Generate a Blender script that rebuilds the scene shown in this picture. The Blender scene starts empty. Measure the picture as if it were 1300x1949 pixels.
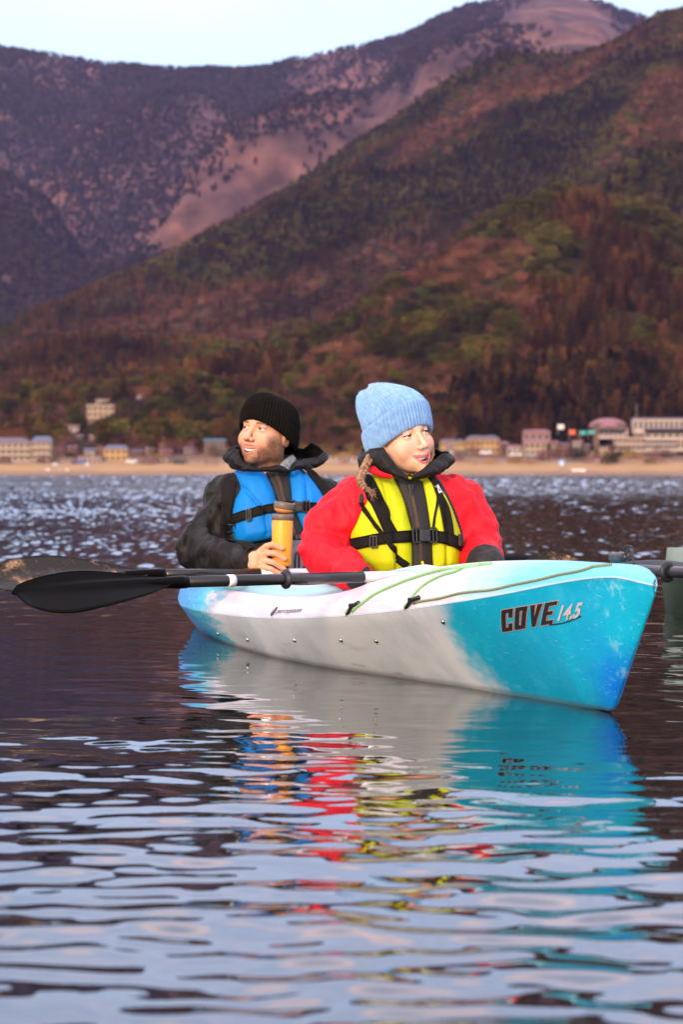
import bpy, math, random
import numpy as np
from mathutils import Vector, Matrix
random.seed(7); rng = np.random.default_rng(7)
scene = bpy.context.scene
COL = scene.collection
R = math.radians
# ------------------------------------------------------------------ camera
F_PX = 5400.0; CAM_H = 0.565; HOR = 904.0
cam_d = bpy.data.cameras.new('camera'); cam = bpy.data.objects.new('camera', cam_d); COL.objects.link(cam)
cam_d.sensor_fit = 'VERTICAL'; cam_d.sensor_height = 36.0; cam_d.sensor_width = 24.0
cam_d.lens = F_PX / 1949.0 * 36.0
cam.location = (0, 0, CAM_H)
cam.rotation_euler = (R(90) - math.atan((974.5 - HOR) / F_PX), 0, 0)
cam_d.clip_start = 0.05; cam_d.clip_end = 30000
cam_d.dof.use_dof = True; cam_d.dof.focus_distance = 7.7; cam_d.dof.aperture_fstop = 8.0
scene.camera = cam
# ------------------------------------------------------------------ world and sun
SUN_EL, SUN_AZ = 17.0, 200.0          # azimuth measured clockwise from +Y (view direction): behind the camera
world = bpy.data.worlds.new('World'); scene.world = world; world.use_nodes = True
nt = world.node_tree; nt.nodes.clear()
wo = nt.nodes.new('ShaderNodeOutputWorld'); bg = nt.nodes.new('ShaderNodeBackground')
sky = nt.nodes.new('ShaderNodeTexSky'); sky.sky_type = 'NISHITA'; sky.sun_disc = False
sky.sun_elevation = R(SUN_EL); sky.sun_rotation = R(SUN_AZ)
sky.air_density = 1.0; sky.dust_density = .7; sky.ozone_density = 1.6; sky.altitude = 800
bg.inputs['Strength'].default_value = 0.14
# thin rosy cloud veils high in the sky, mixed over the blue
tc = nt.nodes.new('ShaderNodeTexCoord'); mp = nt.nodes.new('ShaderNodeMapping'); mp.inputs['Scale'].default_value = (2.2, 1.2, 5.0)
nz = nt.nodes.new('ShaderNodeTexNoise'); nz.inputs['Scale'].default_value = 1.7; nz.inputs['Detail'].default_value = 6
rp = nt.nodes.new('ShaderNodeValToRGB'); rp.color_ramp.elements[0].position = .47; rp.color_ramp.elements[1].position = .66
rp.color_ramp.elements[0].color = (0, 0, 0, 1); rp.color_ramp.elements[1].color = (.85, .85, .85, 1)
mx = nt.nodes.new('ShaderNodeMix'); mx.data_type = 'RGBA'
mx.inputs['B'].default_value = (14.5, 10.0, 9.2, 1)
gr = nt.nodes.new('ShaderNodeMix'); gr.data_type = 'RGBA'; gr.blend_type = 'MULTIPLY'; gr.inputs['Factor'].default_value = 1
gr.inputs['B'].default_value = (1.08, .965, 1.02, 1)
L = nt.links.new
L(tc.outputs['Generated'], mp.inputs['Vector']); L(mp.outputs['Vector'], nz.inputs['Vector']); L(nz.outputs['Fac'], rp.inputs['Fac'])
L(sky.outputs['Color'], gr.inputs['A'])
vl = nt.nodes.new('ShaderNodeMix'); vl.data_type = 'RGBA'; vl.inputs['B'].default_value = (9.8, 10.9, 13.8, 1)      # added pale layer over the upper sky, brightens the reflections in the water
v2 = nt.nodes.new('ShaderNodeMath'); v2.operation = 'MULTIPLY'; v2.inputs[1].default_value = .5
L(gr.outputs['Result'], vl.inputs['A']); L(v2.outputs[0], vl.inputs['Factor']); L(vl.outputs['Result'], mx.inputs['A']); sz_ = nt.nodes.new('ShaderNodeSeparateXYZ'); hm = nt.nodes.new('ShaderNodeMapRange'); hm.interpolation_type = 'SMOOTHSTEP'
hm.inputs['From Min'].default_value = .12; hm.inputs['From Max'].default_value = .34; mu = nt.nodes.new('ShaderNodeMath'); mu.operation = 'MULTIPLY'
L(tc.outputs['Generated'], sz_.inputs['Vector']); L(sz_.outputs['Z'], hm.inputs['Value']); L(hm.outputs['Result'], mu.inputs[0]); L(hm.outputs['Result'], v2.inputs[0]); L(rp.outputs['Color'], mu.inputs[1]); L(mu.outputs[0], mx.inputs['Factor'])
L(mx.outputs['Result'], bg.inputs['Color']); L(bg.outputs['Background'], wo.inputs['Surface'])
sun_d = bpy.data.lights.new('sun', 'SUN'); sun = bpy.data.objects.new('sun', sun_d); COL.objects.link(sun)
sun_d.energy = 2.5; sun_d.angle = R(12); sun_d.color = (1.0, .70, .45)
saz, sel = R(SUN_AZ), R(SUN_EL)
sdir = Vector((math.sin(saz) * math.cos(sel), math.cos(saz) * math.cos(sel), math.sin(sel)))
sun.rotation_euler = sdir.to_track_quat('Z', 'Y').to_euler()
scene.view_settings.view_transform = 'Standard'; scene.view_settings.look = 'None'
scene.view_settings.exposure = 0.66; scene.view_settings.gamma = 1.0; scene.view_settings.use_curve_mapping = False
scene.cycles.max_bounces = 8; scene.cycles.volume_bounces = 0
scene.cycles.use_adaptive_sampling = True; scene.cycles.use_denoising = True

# ------------------------------------------------------------------ helpers
def W(px, py, d):
    """world point at distance d (along +Y) seen at photo pixel px, py"""
    return np.array([(px - 650.0) / F_PX * d, d, CAM_H - (py - HOR) / F_PX * d])
def tag(o, label=None, cat=None, group=None, kind=None):
    if label: o['label'] = label
    if cat: o['category'] = cat
    if group: o['group'] = group
    if kind: o['kind'] = kind
    return o
def link(o, parent=None):
    COL.objects.link(o)
    if parent is not None: o.parent = parent
    return o
def empty(name, loc=(0, 0, 0), rz=0.0, parent=None):
    o = bpy.data.objects.new(name, None); o.location = loc; o.rotation_euler = (0, 0, rz); o.empty_display_size = .1
    return link(o, parent)
def mesh_obj(name, V, Fc, mat=None, parent=None, smooth=True, mats=None, mi=None, col=None):
    me = bpy.data.meshes.new(name)
    V = np.asarray(V, dtype=np.float32)
    if isinstance(Fc, np.ndarray):
        n = len(Fc); k = Fc.shape[1]
        me.vertices.add(len(V)); me.vertices.foreach_set('co', V.ravel())
        me.loops.add(n * k); me.loops.foreach_set('vertex_index', Fc.astype(np.int32).ravel())
        me.polygons.add(n); me.polygons.foreach_set('loop_start', np.arange(0, n * k, k, dtype=np.int32))
        me.update(calc_edges=True); me.validate()
    else:
        me.from_pydata([tuple(map(float, p)) for p in V], [], [tuple(map(int, t)) for t in Fc]); me.update()
    if smooth: me.polygons.foreach_set('use_smooth', np.ones(len(me.polygons), dtype=bool))
    for m in (mats or ([mat] if mat else [])): me.materials.append(m)
    if mi is not None: me.polygons.foreach_set('material_index', np.asarray(mi, dtype=np.int32))
    if col is not None:
        at = me.color_attributes.new('tint', 'FLOAT_COLOR', 'POINT')
        c = np.ones((len(V), 4), dtype=np.float32); c[:, :3] = col; at.data.foreach_set('color', c.ravel())
    return link(bpy.data.objects.new(name, me), parent)
class MB:
    """collects simple shapes into one mesh"""
    def __init__(s): s.V = []; s.F = []
    def add(s, V, Fc):
        n = len(s.V); s.V += [tuple(map(float, p)) for p in V]; s.F += [tuple(int(i) + n for i in t) for t in Fc]; return s
    def box(s, x0, x1, y0, y1, z0, z1, M=None):
        V = [(x0, y0, z0), (x1, y0, z0), (x1, y1, z0), (x0, y1, z0), (x0, y0, z1), (x1, y0, z1), (x1, y1, z1), (x0, y1, z1)]
        if M is not None: V = [tuple(M @ Vector(p)) for p in V]
        return s.add(V, [(3, 2, 1, 0), (4, 5, 6, 7), (0, 1, 5, 4), (1, 2, 6, 5), (2, 3, 7, 6), (3, 0, 4, 7)])
    def tube(s, pts, rad, n=10, caps=True, flat=None):
        pts = [Vector(p) for p in pts]; rad = rad if hasattr(rad, '__len__') else [rad] * len(pts)
        V = []; up = Vector((0, 0, 1))
        for i, p in enumerate(pts):
            t = (pts[min(i + 1, len(pts) - 1)] - pts[max(i - 1, 0)]).normalized()
            if i == 0:
                a = t.cross(up);
                if a.length < .1: a = t.cross(Vector((1, 0, 0)))
                a.normalize()
            else: a = (a - t * a.dot(t)).normalized()
            b = t.cross(a)
            for k in range(n):
                w = 2 * math.pi * k / n; V.append(p + (a * math.cos(w) + b * math.sin(w) * (flat or 1)) * rad[i])
        Fc = [(i * n + k, i * n + (k + 1) % n, (i + 1) * n + (k + 1) % n, (i + 1) * n + k) for i in range(len(pts) - 1) for k in range(n)]
        if caps: Fc += [tuple(range(n - 1, -1, -1)), tuple((len(pts) - 1) * n + k for k in range(n))]
        return s.add(V, Fc)
    def lathe(s, prof, n=24, M=None):
        V = []
        for r, z in prof:
            for k in range(n):
                w = 2 * math.pi * k / n; p = Vector((r * math.cos(w), r * math.sin(w), z)); V.append(M @ p if M is not None else p)
        m = len(prof)
        Fc = [(i * n + k, i * n + (k + 1) % n, (i + 1) * n + (k + 1) % n, (i + 1) * n + k) for i in range(m - 1) for k in range(n)]
        Fc += [tuple(range(n - 1, -1, -1)), tuple((m - 1) * n + k for k in range(n))]
        return s.add(V, Fc)
    def build(s, name, mat, parent=None, smooth=True):
        return mesh_obj(name, s.V, s.F, mat, parent, smooth)
def bevel(o, w=.002, seg=2):
    m = o.modifiers.new('bevel', 'BEVEL'); m.width = w; m.segments = seg; m.limit_method = 'ANGLE'; return o
# ---- materials
def new_mat(name):
    m = bpy.data.materials.new(name); m.use_nodes = True; t = m.node_tree
    return m, t, t.nodes['Principled BSDF']
def nd(t, ty, **kw):
    n = t.nodes.new(ty)
    for k, v in kw.items():
        if hasattr(n, k): setattr(n, k, v)
        else: n.inputs[k.replace('_', ' ')].default_value = v
    return n
def pmat(name, col, rough=.6, col2=None, nscale=20, bump=0, bscale=None, metal=0, spec=None, attr=None, sheen=0, coords='Object', detail=4, bdist=.002, sss=0):
    m, t, b = new_mat(name)
    b.inputs['Roughness'].default_value = rough; b.inputs['Metallic'].default_value = metal
    if spec is not None: b.inputs['Specular IOR Level'].default_value = spec
    if sheen: b.inputs['Sheen Weight'].default_value = sheen; b.inputs['Sheen Roughness'].default_value = .5
    tc = nd(t, 'ShaderNodeTexCoord')
    if col2 is None: col2 = tuple(c * .82 for c in col)
    n = nd(t, 'ShaderNodeTexNoise', Scale=nscale, Detail=detail); t.links.new(tc.outputs[coords], n.inputs['Vector'])
    r = nd(t, 'ShaderNodeValToRGB'); r.color_ramp.elements[0].position = .35; r.color_ramp.elements[1].position = .65
    r.color_ramp.elements[0].color = (*col2, 1); r.color_ramp.elements[1].color = (*col, 1)
    t.links.new(n.outputs['Fac'], r.inputs['Fac']); out = r.outputs['Color']
    if attr:
        a = nd(t, 'ShaderNodeAttribute', attribute_name=attr)
        mxn = nd(t, 'ShaderNodeMix', data_type='RGBA', blend_type='MULTIPLY'); mxn.inputs['Factor'].default_value = 1
        t.links.new(out, mxn.inputs['A']); t.links.new(a.outputs['Color'], mxn.inputs['B']); out = mxn.outputs['Result']
    t.links.new(out, b.inputs['Base Color'])
    if sss:
        b.inputs['Subsurface Weight'].default_value = sss; b.inputs['Subsurface Scale'].default_value = .01
        b.inputs['Subsurface Radius'].default_value = (1, .35, .2)
    if bump:
        n2 = nd(t, 'ShaderNodeTexNoise', Scale=bscale or nscale * 4, Detail=3); t.links.new(tc.outputs[coords], n2.inputs['Vector'])
        bp = nd(t, 'ShaderNodeBump', Strength=bump, Distance=bdist); t.links.new(n2.outputs['Fac'], bp.inputs['Height']); t.links.new(bp.outputs['Normal'], b.inputs['Normal'])
    return m
# ---- vectorised value noise
_P = rng.random((64, 64, 64)).astype(np.float32)
def vnoise(P):
    P = np.asarray(P, dtype=np.float64); i = np.floor(P).astype(int); f_ = P - i; f_ = f_ * f_ * (3 - 2 * f_); o = 0
    for a in (0, 1):
        for b in (0, 1):
            for c in (0, 1):
                w = (f_[..., 0] if a else 1 - f_[..., 0]) * (f_[..., 1] if b else 1 - f_[..., 1]) * (f_[..., 2] if c else 1 - f_[..., 2])
                o = o + w * _P[(i[..., 0] + a) & 63, (i[..., 1] + b) & 63, (i[..., 2] + c) & 63]
    return o * 2 - 1
def fbm(P, oct=4, lac=2.03, g=.5):
    s = 0; a = 1; P = np.asarray(P, dtype=np.float64)
    for k in range(oct): s = s + a * vnoise(P + 17.3 * k); P = P * lac; a *= g
    return s
def smooth01(x, a, b):
    t = np.clip((x - a) / (b - a), 0, 1); return t * t * (3 - 2 * t)

# ------------------------------------------------------------------ water
SHORE = 1000.0
def build_water():
    dense = np.linspace(-R(12.5), R(12.5), 680)
    coarse = np.linspace(R(12.5), 2 * math.pi - R(12.5), 72)[1:-1]
    ang = np.concatenate([dense, coarse]); na = len(ang)
    r = [0.4]
    while r[-1] < 2.0: r.append(r[-1] * 1.05)
    while r[-1] < 14: r.append(r[-1] * 1.0035)
    while r[-1] < 90: r.append(r[-1] * 1.0048)
    while r[-1] < 1010: r.append(r[-1] * 1.0065)
    while r[-1] < 3000: r.append(r[-1] * 1.05)
    r = np.array(r); nr = len(r)
    A, Q = np.meshgrid(ang, r)
    X = Q * np.sin(A); Y = Q * np.cos(A)
    Z = np.zeros_like(X)
    g = np.random.default_rng(11)
    front = (np.cos(A) > .9)
    # amplitude maps (slope rms per band)
    n1 = fbm(np.stack([X * .8 + 3, Y * .34, 0 * X], -1), 3)
    n2 = fbm(np.stack([X * .09 + 7, Y * .03 + 2, 0 * X], -1), 3)
    calm = smooth01(Y, 6.8, 5.0)                           # 1 near the camera
    far = smooth01(Y, 12.0, 19.0)
    lee = smooth01(X, 1.2, .4) * (1 - calm) * (1 - far)     # still water beside the hull
    band = [  # (lam range, number, slope near, slope mid, slope far, spread, mean direction)
        ((.36, .75), 16, .019, .005, .020, .55, 1.18),
        ((.15, .32), 30, .047, .007, .036, .72, 1.27),
        ((.06, .14), 30, .036, .008, .050, .95, 1.45)]
    for (lo, hi), n, sn, sm, sf, spread, mean in band:
        mid = sm * (1 + 1.3 * (1 - lee))
        S = sn * calm + (1 - calm) * (sf * far + mid * (1 - far))
        S = S * np.clip(1 + .95 * n1 + .45 * n2, .10, 2.6) * (1 - .30 * calm * smooth01(Y, 3.6, 5.2))
        acc = np.zeros_like(X)
        for k in range(n):
            lam = lo * (hi / lo) ** g.random(); th = mean + spread * g.normal()
            kk = 2 * math.pi / lam; kx, ky = kk * math.cos(th), kk * math.sin(th)
            step = np.where(Q < 14, .0035, np.where(Q < 90, .0048, .0065)) * Q
            lamr = 2 * math.pi / (abs(ky) + 1e-3)
            w = smooth01(lamr / step, 2.0, 5.0)
            acc += w * np.sin(kx * X + ky * Y + g.random() * 6.283 + .8 * n1) / kk
        Z += S * acc * math.sqrt(2 / n)
    # farther chop: wavelength grows so that the sheet can still carry it
    for lo, s_ in ((.45, .072), (1.0, .075), (2.2, .072), (5.0, .052), (11., .045)):
        fw = smooth01(Q, lo * 22, lo * 46)
        acc = np.zeros_like(X)
        for k in range(22):                      # short-crested wind chop
            lam = lo * 2 ** g.random(); kk = 2 * math.pi / lam; kx = kk * 3.6 * g.normal()
            acc += np.sin(kx * X + kk * Y + g.random() * 6.283) / kk
        Z += fw * s_ * acc * math.sqrt(2 / 22) * np.clip(1 + .6 * n2, .3, 2)
    Z *= front * smooth01(Q, 1.0, 1.6) * smooth01(Q, 985, 900)
    V = np.stack([X, Y, Z], -1).reshape(-1, 3)
    i, j = np.meshgrid(np.arange(nr - 1), np.arange(na), indexing='ij'); j2 = (j + 1) % na
    Fc = np.stack([i * na + j, i * na + j2, (i + 1) * na + j2, (i + 1) * na + j], -1).reshape(-1, 4)
    Fc = Fc[:, ::-1]
    V = np.concatenate([V, [[0, 0, 0]]]); c = len(V) - 1
    m, t, b = new_mat('lake_water')
    b.inputs['Base Color'].default_value = (.006, .004, .003, 1); b.inputs['Roughness'].default_value = .02; b.inputs['IOR'].default_value = 1.5
    tcn = nd(t, 'ShaderNodeTexCoord')
    mpn = nd(t, 'ShaderNodeMapping'); mpn.inputs['Scale'].default_value = (1, .8, 1); t.links.new(tcn.outputs['Object'], mpn.inputs['Vector'])
    cd = nd(t, 'ShaderNodeSeparateXYZ'); t.links.new(tcn.outputs['Object'], cd.inputs['Vector'])
    # wind ripples: far chop in metres, fading in beyond the meshed water
    prev = None
    for sc_, dist, a0, a1 in ((2.2, .16, 50, 110), (26.0, .0016, 13, 24)):
        nn = nd(t, 'ShaderNodeTexNoise', Scale=sc_, Detail=3.0); t.links.new(mpn.outputs['Vector'], nn.inputs['Vector'])
        mr = nd(t, 'ShaderNodeMapRange'); mr.inputs['From Min'].default_value = a0; mr.inputs['From Max'].default_value = a1
        mr.inputs['To Min'].default_value = .0 if a0 > 20 else .12; t.links.new(cd.outputs['Y'], mr.inputs['Value'])
        bp = nd(t, 'ShaderNodeBump', Distance=dist); t.links.new(mr.outputs['Result'], bp.inputs['Strength']); t.links.new(nn.outputs['Fac'], bp.inputs['Height'])
        if prev: t.links.new(prev.outputs['Normal'], bp.inputs['Normal'])
        prev = bp
    t.links.new(prev.outputs['Normal'], b.inputs['Normal'])
    Fl = Fc
    o = mesh_obj('lake_water', V, Fl, m)
    # centre fan under the camera
    import bmesh
    bm = bmesh.new(); bm.from_mesh(o.data); bm.verts.ensure_lookup_table()
    try: bm.faces.new([bm.verts[k] for k in range(na)])
    except Exception: pass
    bm.verts.ensure_lookup_table(); bmesh.ops.delete(bm, geom=[bm.verts[c]], context='VERTS'); bm.to_mesh(o.data); bm.free()
    tag(o, kind='structure'); return o
water = build_water()
# ------------------------------------------------------------------ hills
def skyline(pts, x):
    pts = np.array(pts, dtype=float); return np.interp(x, pts[:, 0], pts[:, 1])
def hill(name, pts, D0, D1, z0, mat, power=1.05, na=260, nt_=150, amp=30, scl=300, px0=-900, px1=2200, seed=0, curve=0, pix=3):
    x = np.linspace(px0, px1, na); t = np.linspace(0, 1.22, nt_)
    Xp, T = np.meshgrid(x, t)
    Dr = D1 + curve * np.sin(Xp * .004 + seed)
    py = skyline(pts, Xp)
    py = py + pix * fbm(np.stack([Xp * .02, 0 * Xp + seed, 0 * Xp], -1), 4)
    zr = CAM_H + (HOR - py) / F_PX * Dr
    D = D0 + (Dr - D0) * T
    prof = np.where(T <= 1, np.clip(T, 0, 1) ** power, 1 - (T - 1) * 2.4)
    Z = z0 + (zr - z0) * prof
    X = (Xp - 650) / F_PX * D
    P = np.stack([X / scl + seed * 3.1, D / scl, 0 * X], -1)
    rid = 1 - np.abs(fbm(P, 4)) * 1.6
    env = np.sin(np.pi * np.clip(T, 0, 1)) * np.clip(T * 4, 0, 1)
    env = env * (1.12 - np.clip(T, 0, 1)) * 1.6 if amp > 200 else env
    Z = Z + amp * env * (rid - .6)
    i, j = np.meshgrid(np.arange(nt_ - 1), np.arange(na - 1), indexing='ij')
    Fc = np.stack([i * na + j, i * na + j + 1, (i + 1) * na + j + 1, (i + 1) * na + j], -1).reshape(-1, 4)
    V = np.stack([X, D, Z], -1)
    o = mesh_obj(name, V.reshape(-1, 3), Fc, mat); tag(o, kind='structure')
    return dict(V=V, x=x, t=t, o=o)
def hill_mat(name, cols, s1, s2):
    m, t, b = new_mat(name); b.inputs['Roughness'].default_value = .95; b.inputs['Specular IOR Level'].default_value = .1
    tc = nd(t, 'ShaderNodeTexCoord')
    n = nd(t, 'ShaderNodeTexNoise', Scale=s1, Detail=9, Roughness=.68, Distortion=.6); t.links.new(tc.outputs['Object'], n.inputs['Vector'])
    r = nd(t, 'ShaderNodeValToRGB'); e = r.color_ramp.elements
    e[0].position = .36; e[0].color = (*cols[0], 1); e[1].position = .66; e[1].color = (*cols[2], 1)
    q = e.new(.5); q.color = (*cols[1], 1)
    t.links.new(n.outputs['Fac'], r.inputs['Fac'])
    n2 = nd(t, 'ShaderNodeTexNoise', Scale=s2, Detail=3); t.links.new(tc.outputs['Object'], n2.inputs['Vector'])
    mr = nd(t, 'ShaderNodeMapRange'); mr.inputs['From Min'].default_value = .3; mr.inputs['From Max'].default_value = .7; mr.inputs['To Min'].default_value = .4; mr.inputs['To Max'].default_value = 1.4
    t.links.new(n2.outputs['Fac'], mr.inputs['Value'])
    mm = nd(t, 'ShaderNodeMix', data_type='RGBA', blend_type='MULTIPLY'); mm.inputs['Factor'].default_value = 1
    t.links.new(r.outputs['Color'], mm.inputs['A']); t.links.new(mr.outputs['Result'], mm.inputs['B']); t.links.new(mm.outputs['Result'], b.inputs['Base Color'])
    return m
M_far = hill_mat('far_slope', [(.05, .030, .034), (.105, .052, .045), (.19, .088, .065)], .0042, .018)
M_near = hill_mat('near_slope', [(.016, .012, .004), (.034, .021, .007), (.060, .032, .014)], .008, .05)
SK_A = [(-900, 260), (-500, 150), (-200, 90), (0, 95), (100, 106), (200, 124), (350, 134), (490, 130), (600, 105), (700, 88), (770, 68), (830, 38), (900, 8), (960, -1), (1050, -8), (1130, 0), (1160, 15), (1245, 40), (1400, 90), (1700, 160), (2200, 300)]
SK_B = [(-900, 860), (-500, 790), (-200, 700), (0, 640), (150, 570), (300, 502), (470, 408), (620, 318), (740, 238), (870, 148), (940, 118), (1000, 106), (1080, 112), (1130, 96), (1180, 78), (1220, 50), (1260, 32), (1300, 24), (1400, 10), (1700, -40), (2200, 60)]
SK_D = [(-900, 900), (700, 880), (880, 560), (1000, 440), (1080, 412), (1150, 362), (1230, 305), (1300, 268), (1500, 180), (1700, 150), (2200, 240)]
SK_C = [(-900, 806), (-300, 800), (0, 792), (220, 778), (330, 744), (430, 716), (520, 690), (600, 655), (680, 606), (760, 546), (880, 470), (940, 425), (1000, 393), (1060, 376), (1100, 380), (1160, 396), (1230, 410), (1300, 446), (1500, 470), (1800, 500), (2200, 600)]
hA = hill('far_mountain', SK_A, 3300, 6200, 60, M_far, amp=420, scl=1000, seed=2, power=.95, na=300, nt_=220, curve=200, pix=2)
hB = hill('hillside', SK_B, 1350, 3000, 16, M_near, amp=70, scl=420, seed=5, power=.98, curve=120)
hD = hill('right_spur', SK_D, 1500, 2000, 16, M_near, amp=30, scl=260, seed=8, na=200, nt_=90)
hC = hill('near_hill', SK_C, 1090, 1550, 9, M_near, amp=34, scl=170, seed=4, power=.9)
# shore: beach, dry grass bank and village ground
def build_shore():
    xs = np.linspace(-700, 700, 420); ys = np.concatenate([np.linspace(SHORE - 6, SHORE + 45, 50), np.linspace(SHORE + 48, 1160, 30)])
    X, Y = np.meshgrid(xs, ys)
    edge = 1.6 * fbm(np.stack([X * .02, 0 * X, 0 * X], -1), 3) + np.where(X < -60, 0, 1.2)
    t = Y - SHORE - edge
    Z = np.where(t < 0, t * .1, 0) + 2.5 * smooth01(t, 0, 14) + 2.8 * smooth01(t, 14, 34) + 5.5 * smooth01(t, 36, 130)
    Z = Z + .35 * fbm(np.stack([X * .06, Y * .1, 0 * X], -1), 3) * smooth01(t, 3, 12)
    n = len(xs); i, j = np.meshgrid(np.arange(len(ys) - 1), np.arange(n - 1), indexing='ij')
    Fc = np.stack([i * n + j, i * n + j + 1, (i + 1) * n + j + 1, (i + 1) * n + j], -1).reshape(-1, 4)
    m, tr, b = new_mat('beach_sand'); b.inputs['Roughness'].default_value = .95
    tc = nd(tr, 'ShaderNodeTexCoord'); sp = nd(tr, 'ShaderNodeSeparateXYZ'); tr.links.new(tc.outputs['Object'], sp.inputs['Vector'])
    n1 = nd(tr, 'ShaderNodeTexNoise', Scale=.08, Detail=6); tr.links.new(tc.outputs['Object'], n1.inputs['Vector'])
    ad = nd(tr, 'ShaderNodeMath', operation='MULTIPLY_ADD'); ad.inputs[1].default_value = 2.6; tr.links.new(n1.outputs['Fac'], ad.inputs[0]); tr.links.new(sp.outputs['Z'], ad.inputs[2])
    r = nd(tr, 'ShaderNodeValToRGB'); e = r.color_ramp.elements
    mr = nd(tr, 'ShaderNodeMapRange'); mr.inputs['From Min'].default_value = 0; mr.inputs['From Max'].default_value = 9; tr.links.new(ad.outputs[0], mr.inputs['Value'])
    e[0].position = .1; e[0].color = (.15, .085, .05, 1); e[1].position = .95; e[1].color = (.14, .08, .05, 1)
    for p, c in ((.2, (.19, .115, .07)), (.34, (.25, .145, .08)), (.44, (.36, .21, .085)), (.62, (.32, .18, .07)), (.75, (.24, .13, .075))):
        q = e.new(p); q.color = (*c, 1)
    tr.links.new(mr.outputs['Result'], r.inputs['Fac']); tr.links.new(r.outputs['Color'], b.inputs['Base Color'])
    o = mesh_obj('beach', np.stack([X, Y, Z], -1).reshape(-1, 3), Fc, m); tag(o, kind='structure')
    return xs, ys, Z
sx, sy, sZ = build_shore()
def shore_z(x, y):
    i = np.clip(np.searchsorted(sy, y), 1, len(sy) - 1); j = np.clip(np.searchsorted(sx, x), 1, len(sx) - 1)
    return float(sZ[i, j])

def ground(px, py, d0):
    """distance and height of the ground that shows at pixel px, py (shore first, then the near hill)"""
    ys = np.linspace(SHORE + 2, 1158, 160); zs = np.array([shore_z((px - 650) / F_PX * y, y) for y in ys]); sc_ = HOR + F_PX * (CAM_H - zs) / ys
    i = np.argmax(sc_ <= py)
    if sc_[i] <= py and ys[i] < 1096: return (d0, None) if abs(ys[i] - d0) < 14 else (float(ys[i]), None)
    j = int(np.clip(np.searchsorted(hC['x'], px), 0, len(hC['x']) - 1)); V = hC['V'][:, j]; sc_ = HOR + F_PX * (CAM_H - V[:, 2]) / V[:, 1]; i = np.argmax(sc_ <= py)
    return (float(V[i, 1]), None) if sc_[i] <= py else (d0, None)
# ------------------------------------------------------------------ trees
def leaf_cloud(n, shape, seed, size):
    g = np.random.default_rng(seed); V = []; Fc = []
    while len(Fc) < n:
        if shape == 'cedar':
            z = g.random() ** .8; rr = (1 - z) ** .8 * .2 * (.75 + .35 * math.sin(z * 38)); a = g.random() * 6.283; q = rr * g.random() ** .35
            p = np.array([q * math.cos(a), q * math.sin(a), .1 + .9 * z]); d = np.array([math.cos(a), math.sin(a), -.5])
        elif shape == 'pine':
            k = g.integers(0, 9); gg = np.random.default_rng(seed * 50 + k)
            c = np.array([gg.normal() * .15, gg.normal() * .15, .45 + .42 * gg.random()]); v = g.normal(size=3); v /= np.linalg.norm(v)
            p = c + v * np.array([.17, .17, .12]) * (.75 + .25 * g.random()); d = v
        elif shape == 'larch':
            z = g.random(); rr = (1 - z * .85) * .17; a = g.random() * 6.283; q = rr * g.random() ** .6
            p = np.array([q * math.cos(a), q * math.sin(a), .12 + .88 * z]); d = np.array([math.cos(a), math.sin(a), .5])
        else:  # bare broadleaf: fans of twigs
            k = g.integers(0, 12); gg = np.random.default_rng(seed * 50 + k)
            th = gg.random() * 6.283; el = .5 + .9 * gg.random(); ln = .35 + .3 * gg.random()
            d0 = np.array([math.cos(th) * math.cos(el), math.sin(th) * math.cos(el), math.sin(el)])
            d = d0 + .55 * g.normal(size=3); d /= np.linalg.norm(d); d[2] = abs(d[2])
            p = np.array([0, 0, .28]) + d0 * ln * .6 * g.random() + d * ln * .6 * g.random() ** .6
        s = size * (.6 + .8 * g.random())
        thin = .25 if shape in ('larch', 'bare') else .8
        u = np.cross(d, g.normal(size=3)); u /= np.linalg.norm(u) + 1e-9; w = d / (np.linalg.norm(d) + 1e-9) + .5 * g.normal(size=3); w /= np.linalg.norm(w)
        b = len(V); V += [p - u * s * thin, p + u * s * thin, p + w * s * 1.5]; Fc.append((b, b + 1, b + 2))
    return np.array(V), np.array(Fc)
def tree_mat(name, col, rough=.9):
    m, t, b = new_mat(name); b.inputs['Roughness'].default_value = rough; b.inputs['Specular IOR Level'].default_value = .0
    a = nd(t, 'ShaderNodeAttribute', attribute_name='tint'); a.attribute_type = 'INSTANCER'
    oi = nd(t, 'ShaderNodeObjectInfo')
    # individual trees carry no instancer tint: their own random value stands in
    mr = nd(t, 'ShaderNodeMapRange'); mr.inputs['To Min'].default_value = .7; mr.inputs['To Max'].default_value = 1.35; t.links.new(oi.outputs['Random'], mr.inputs['Value'])
    cmx = nd(t, 'ShaderNodeMix', data_type='RGBA'); cm = nd(t, 'ShaderNodeCombineXYZ')
    for k in range(3): t.links.new(mr.outputs['Result'], cm.inputs[k])
    t.links.new(a.outputs['Alpha'], cmx.inputs['Factor']); t.links.new(cm.outputs['Vector'], cmx.inputs['A']); t.links.new(a.outputs['Color'], cmx.inputs['B'])
    mm = nd(t, 'ShaderNodeMix', data_type='RGBA', blend_type='MULTIPLY'); mm.inputs['Factor'].default_value = 1
    mm.inputs['A'].default_value = (*col, 1); t.links.new(cmx.outputs['Result'], mm.inputs['B']); t.links.new(mm.outputs['Result'], b.inputs['Base Color'])
    return m
KIND = {
    'pine': ('pine', 420, .052, (.060, .048, .009)),
    'cedar': ('cedar', 420, .045, (.032, .018, .006)),
    'larch': ('larch', 420, .045, (.080, .036, .012)),
    'bare': ('bare', 460, .050, (.130, .056, .032)),
}
M_bark = pmat('tree_bark', (.12, .075, .055), .95, (.05, .035, .03), .8)
crown_mesh = {}
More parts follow.
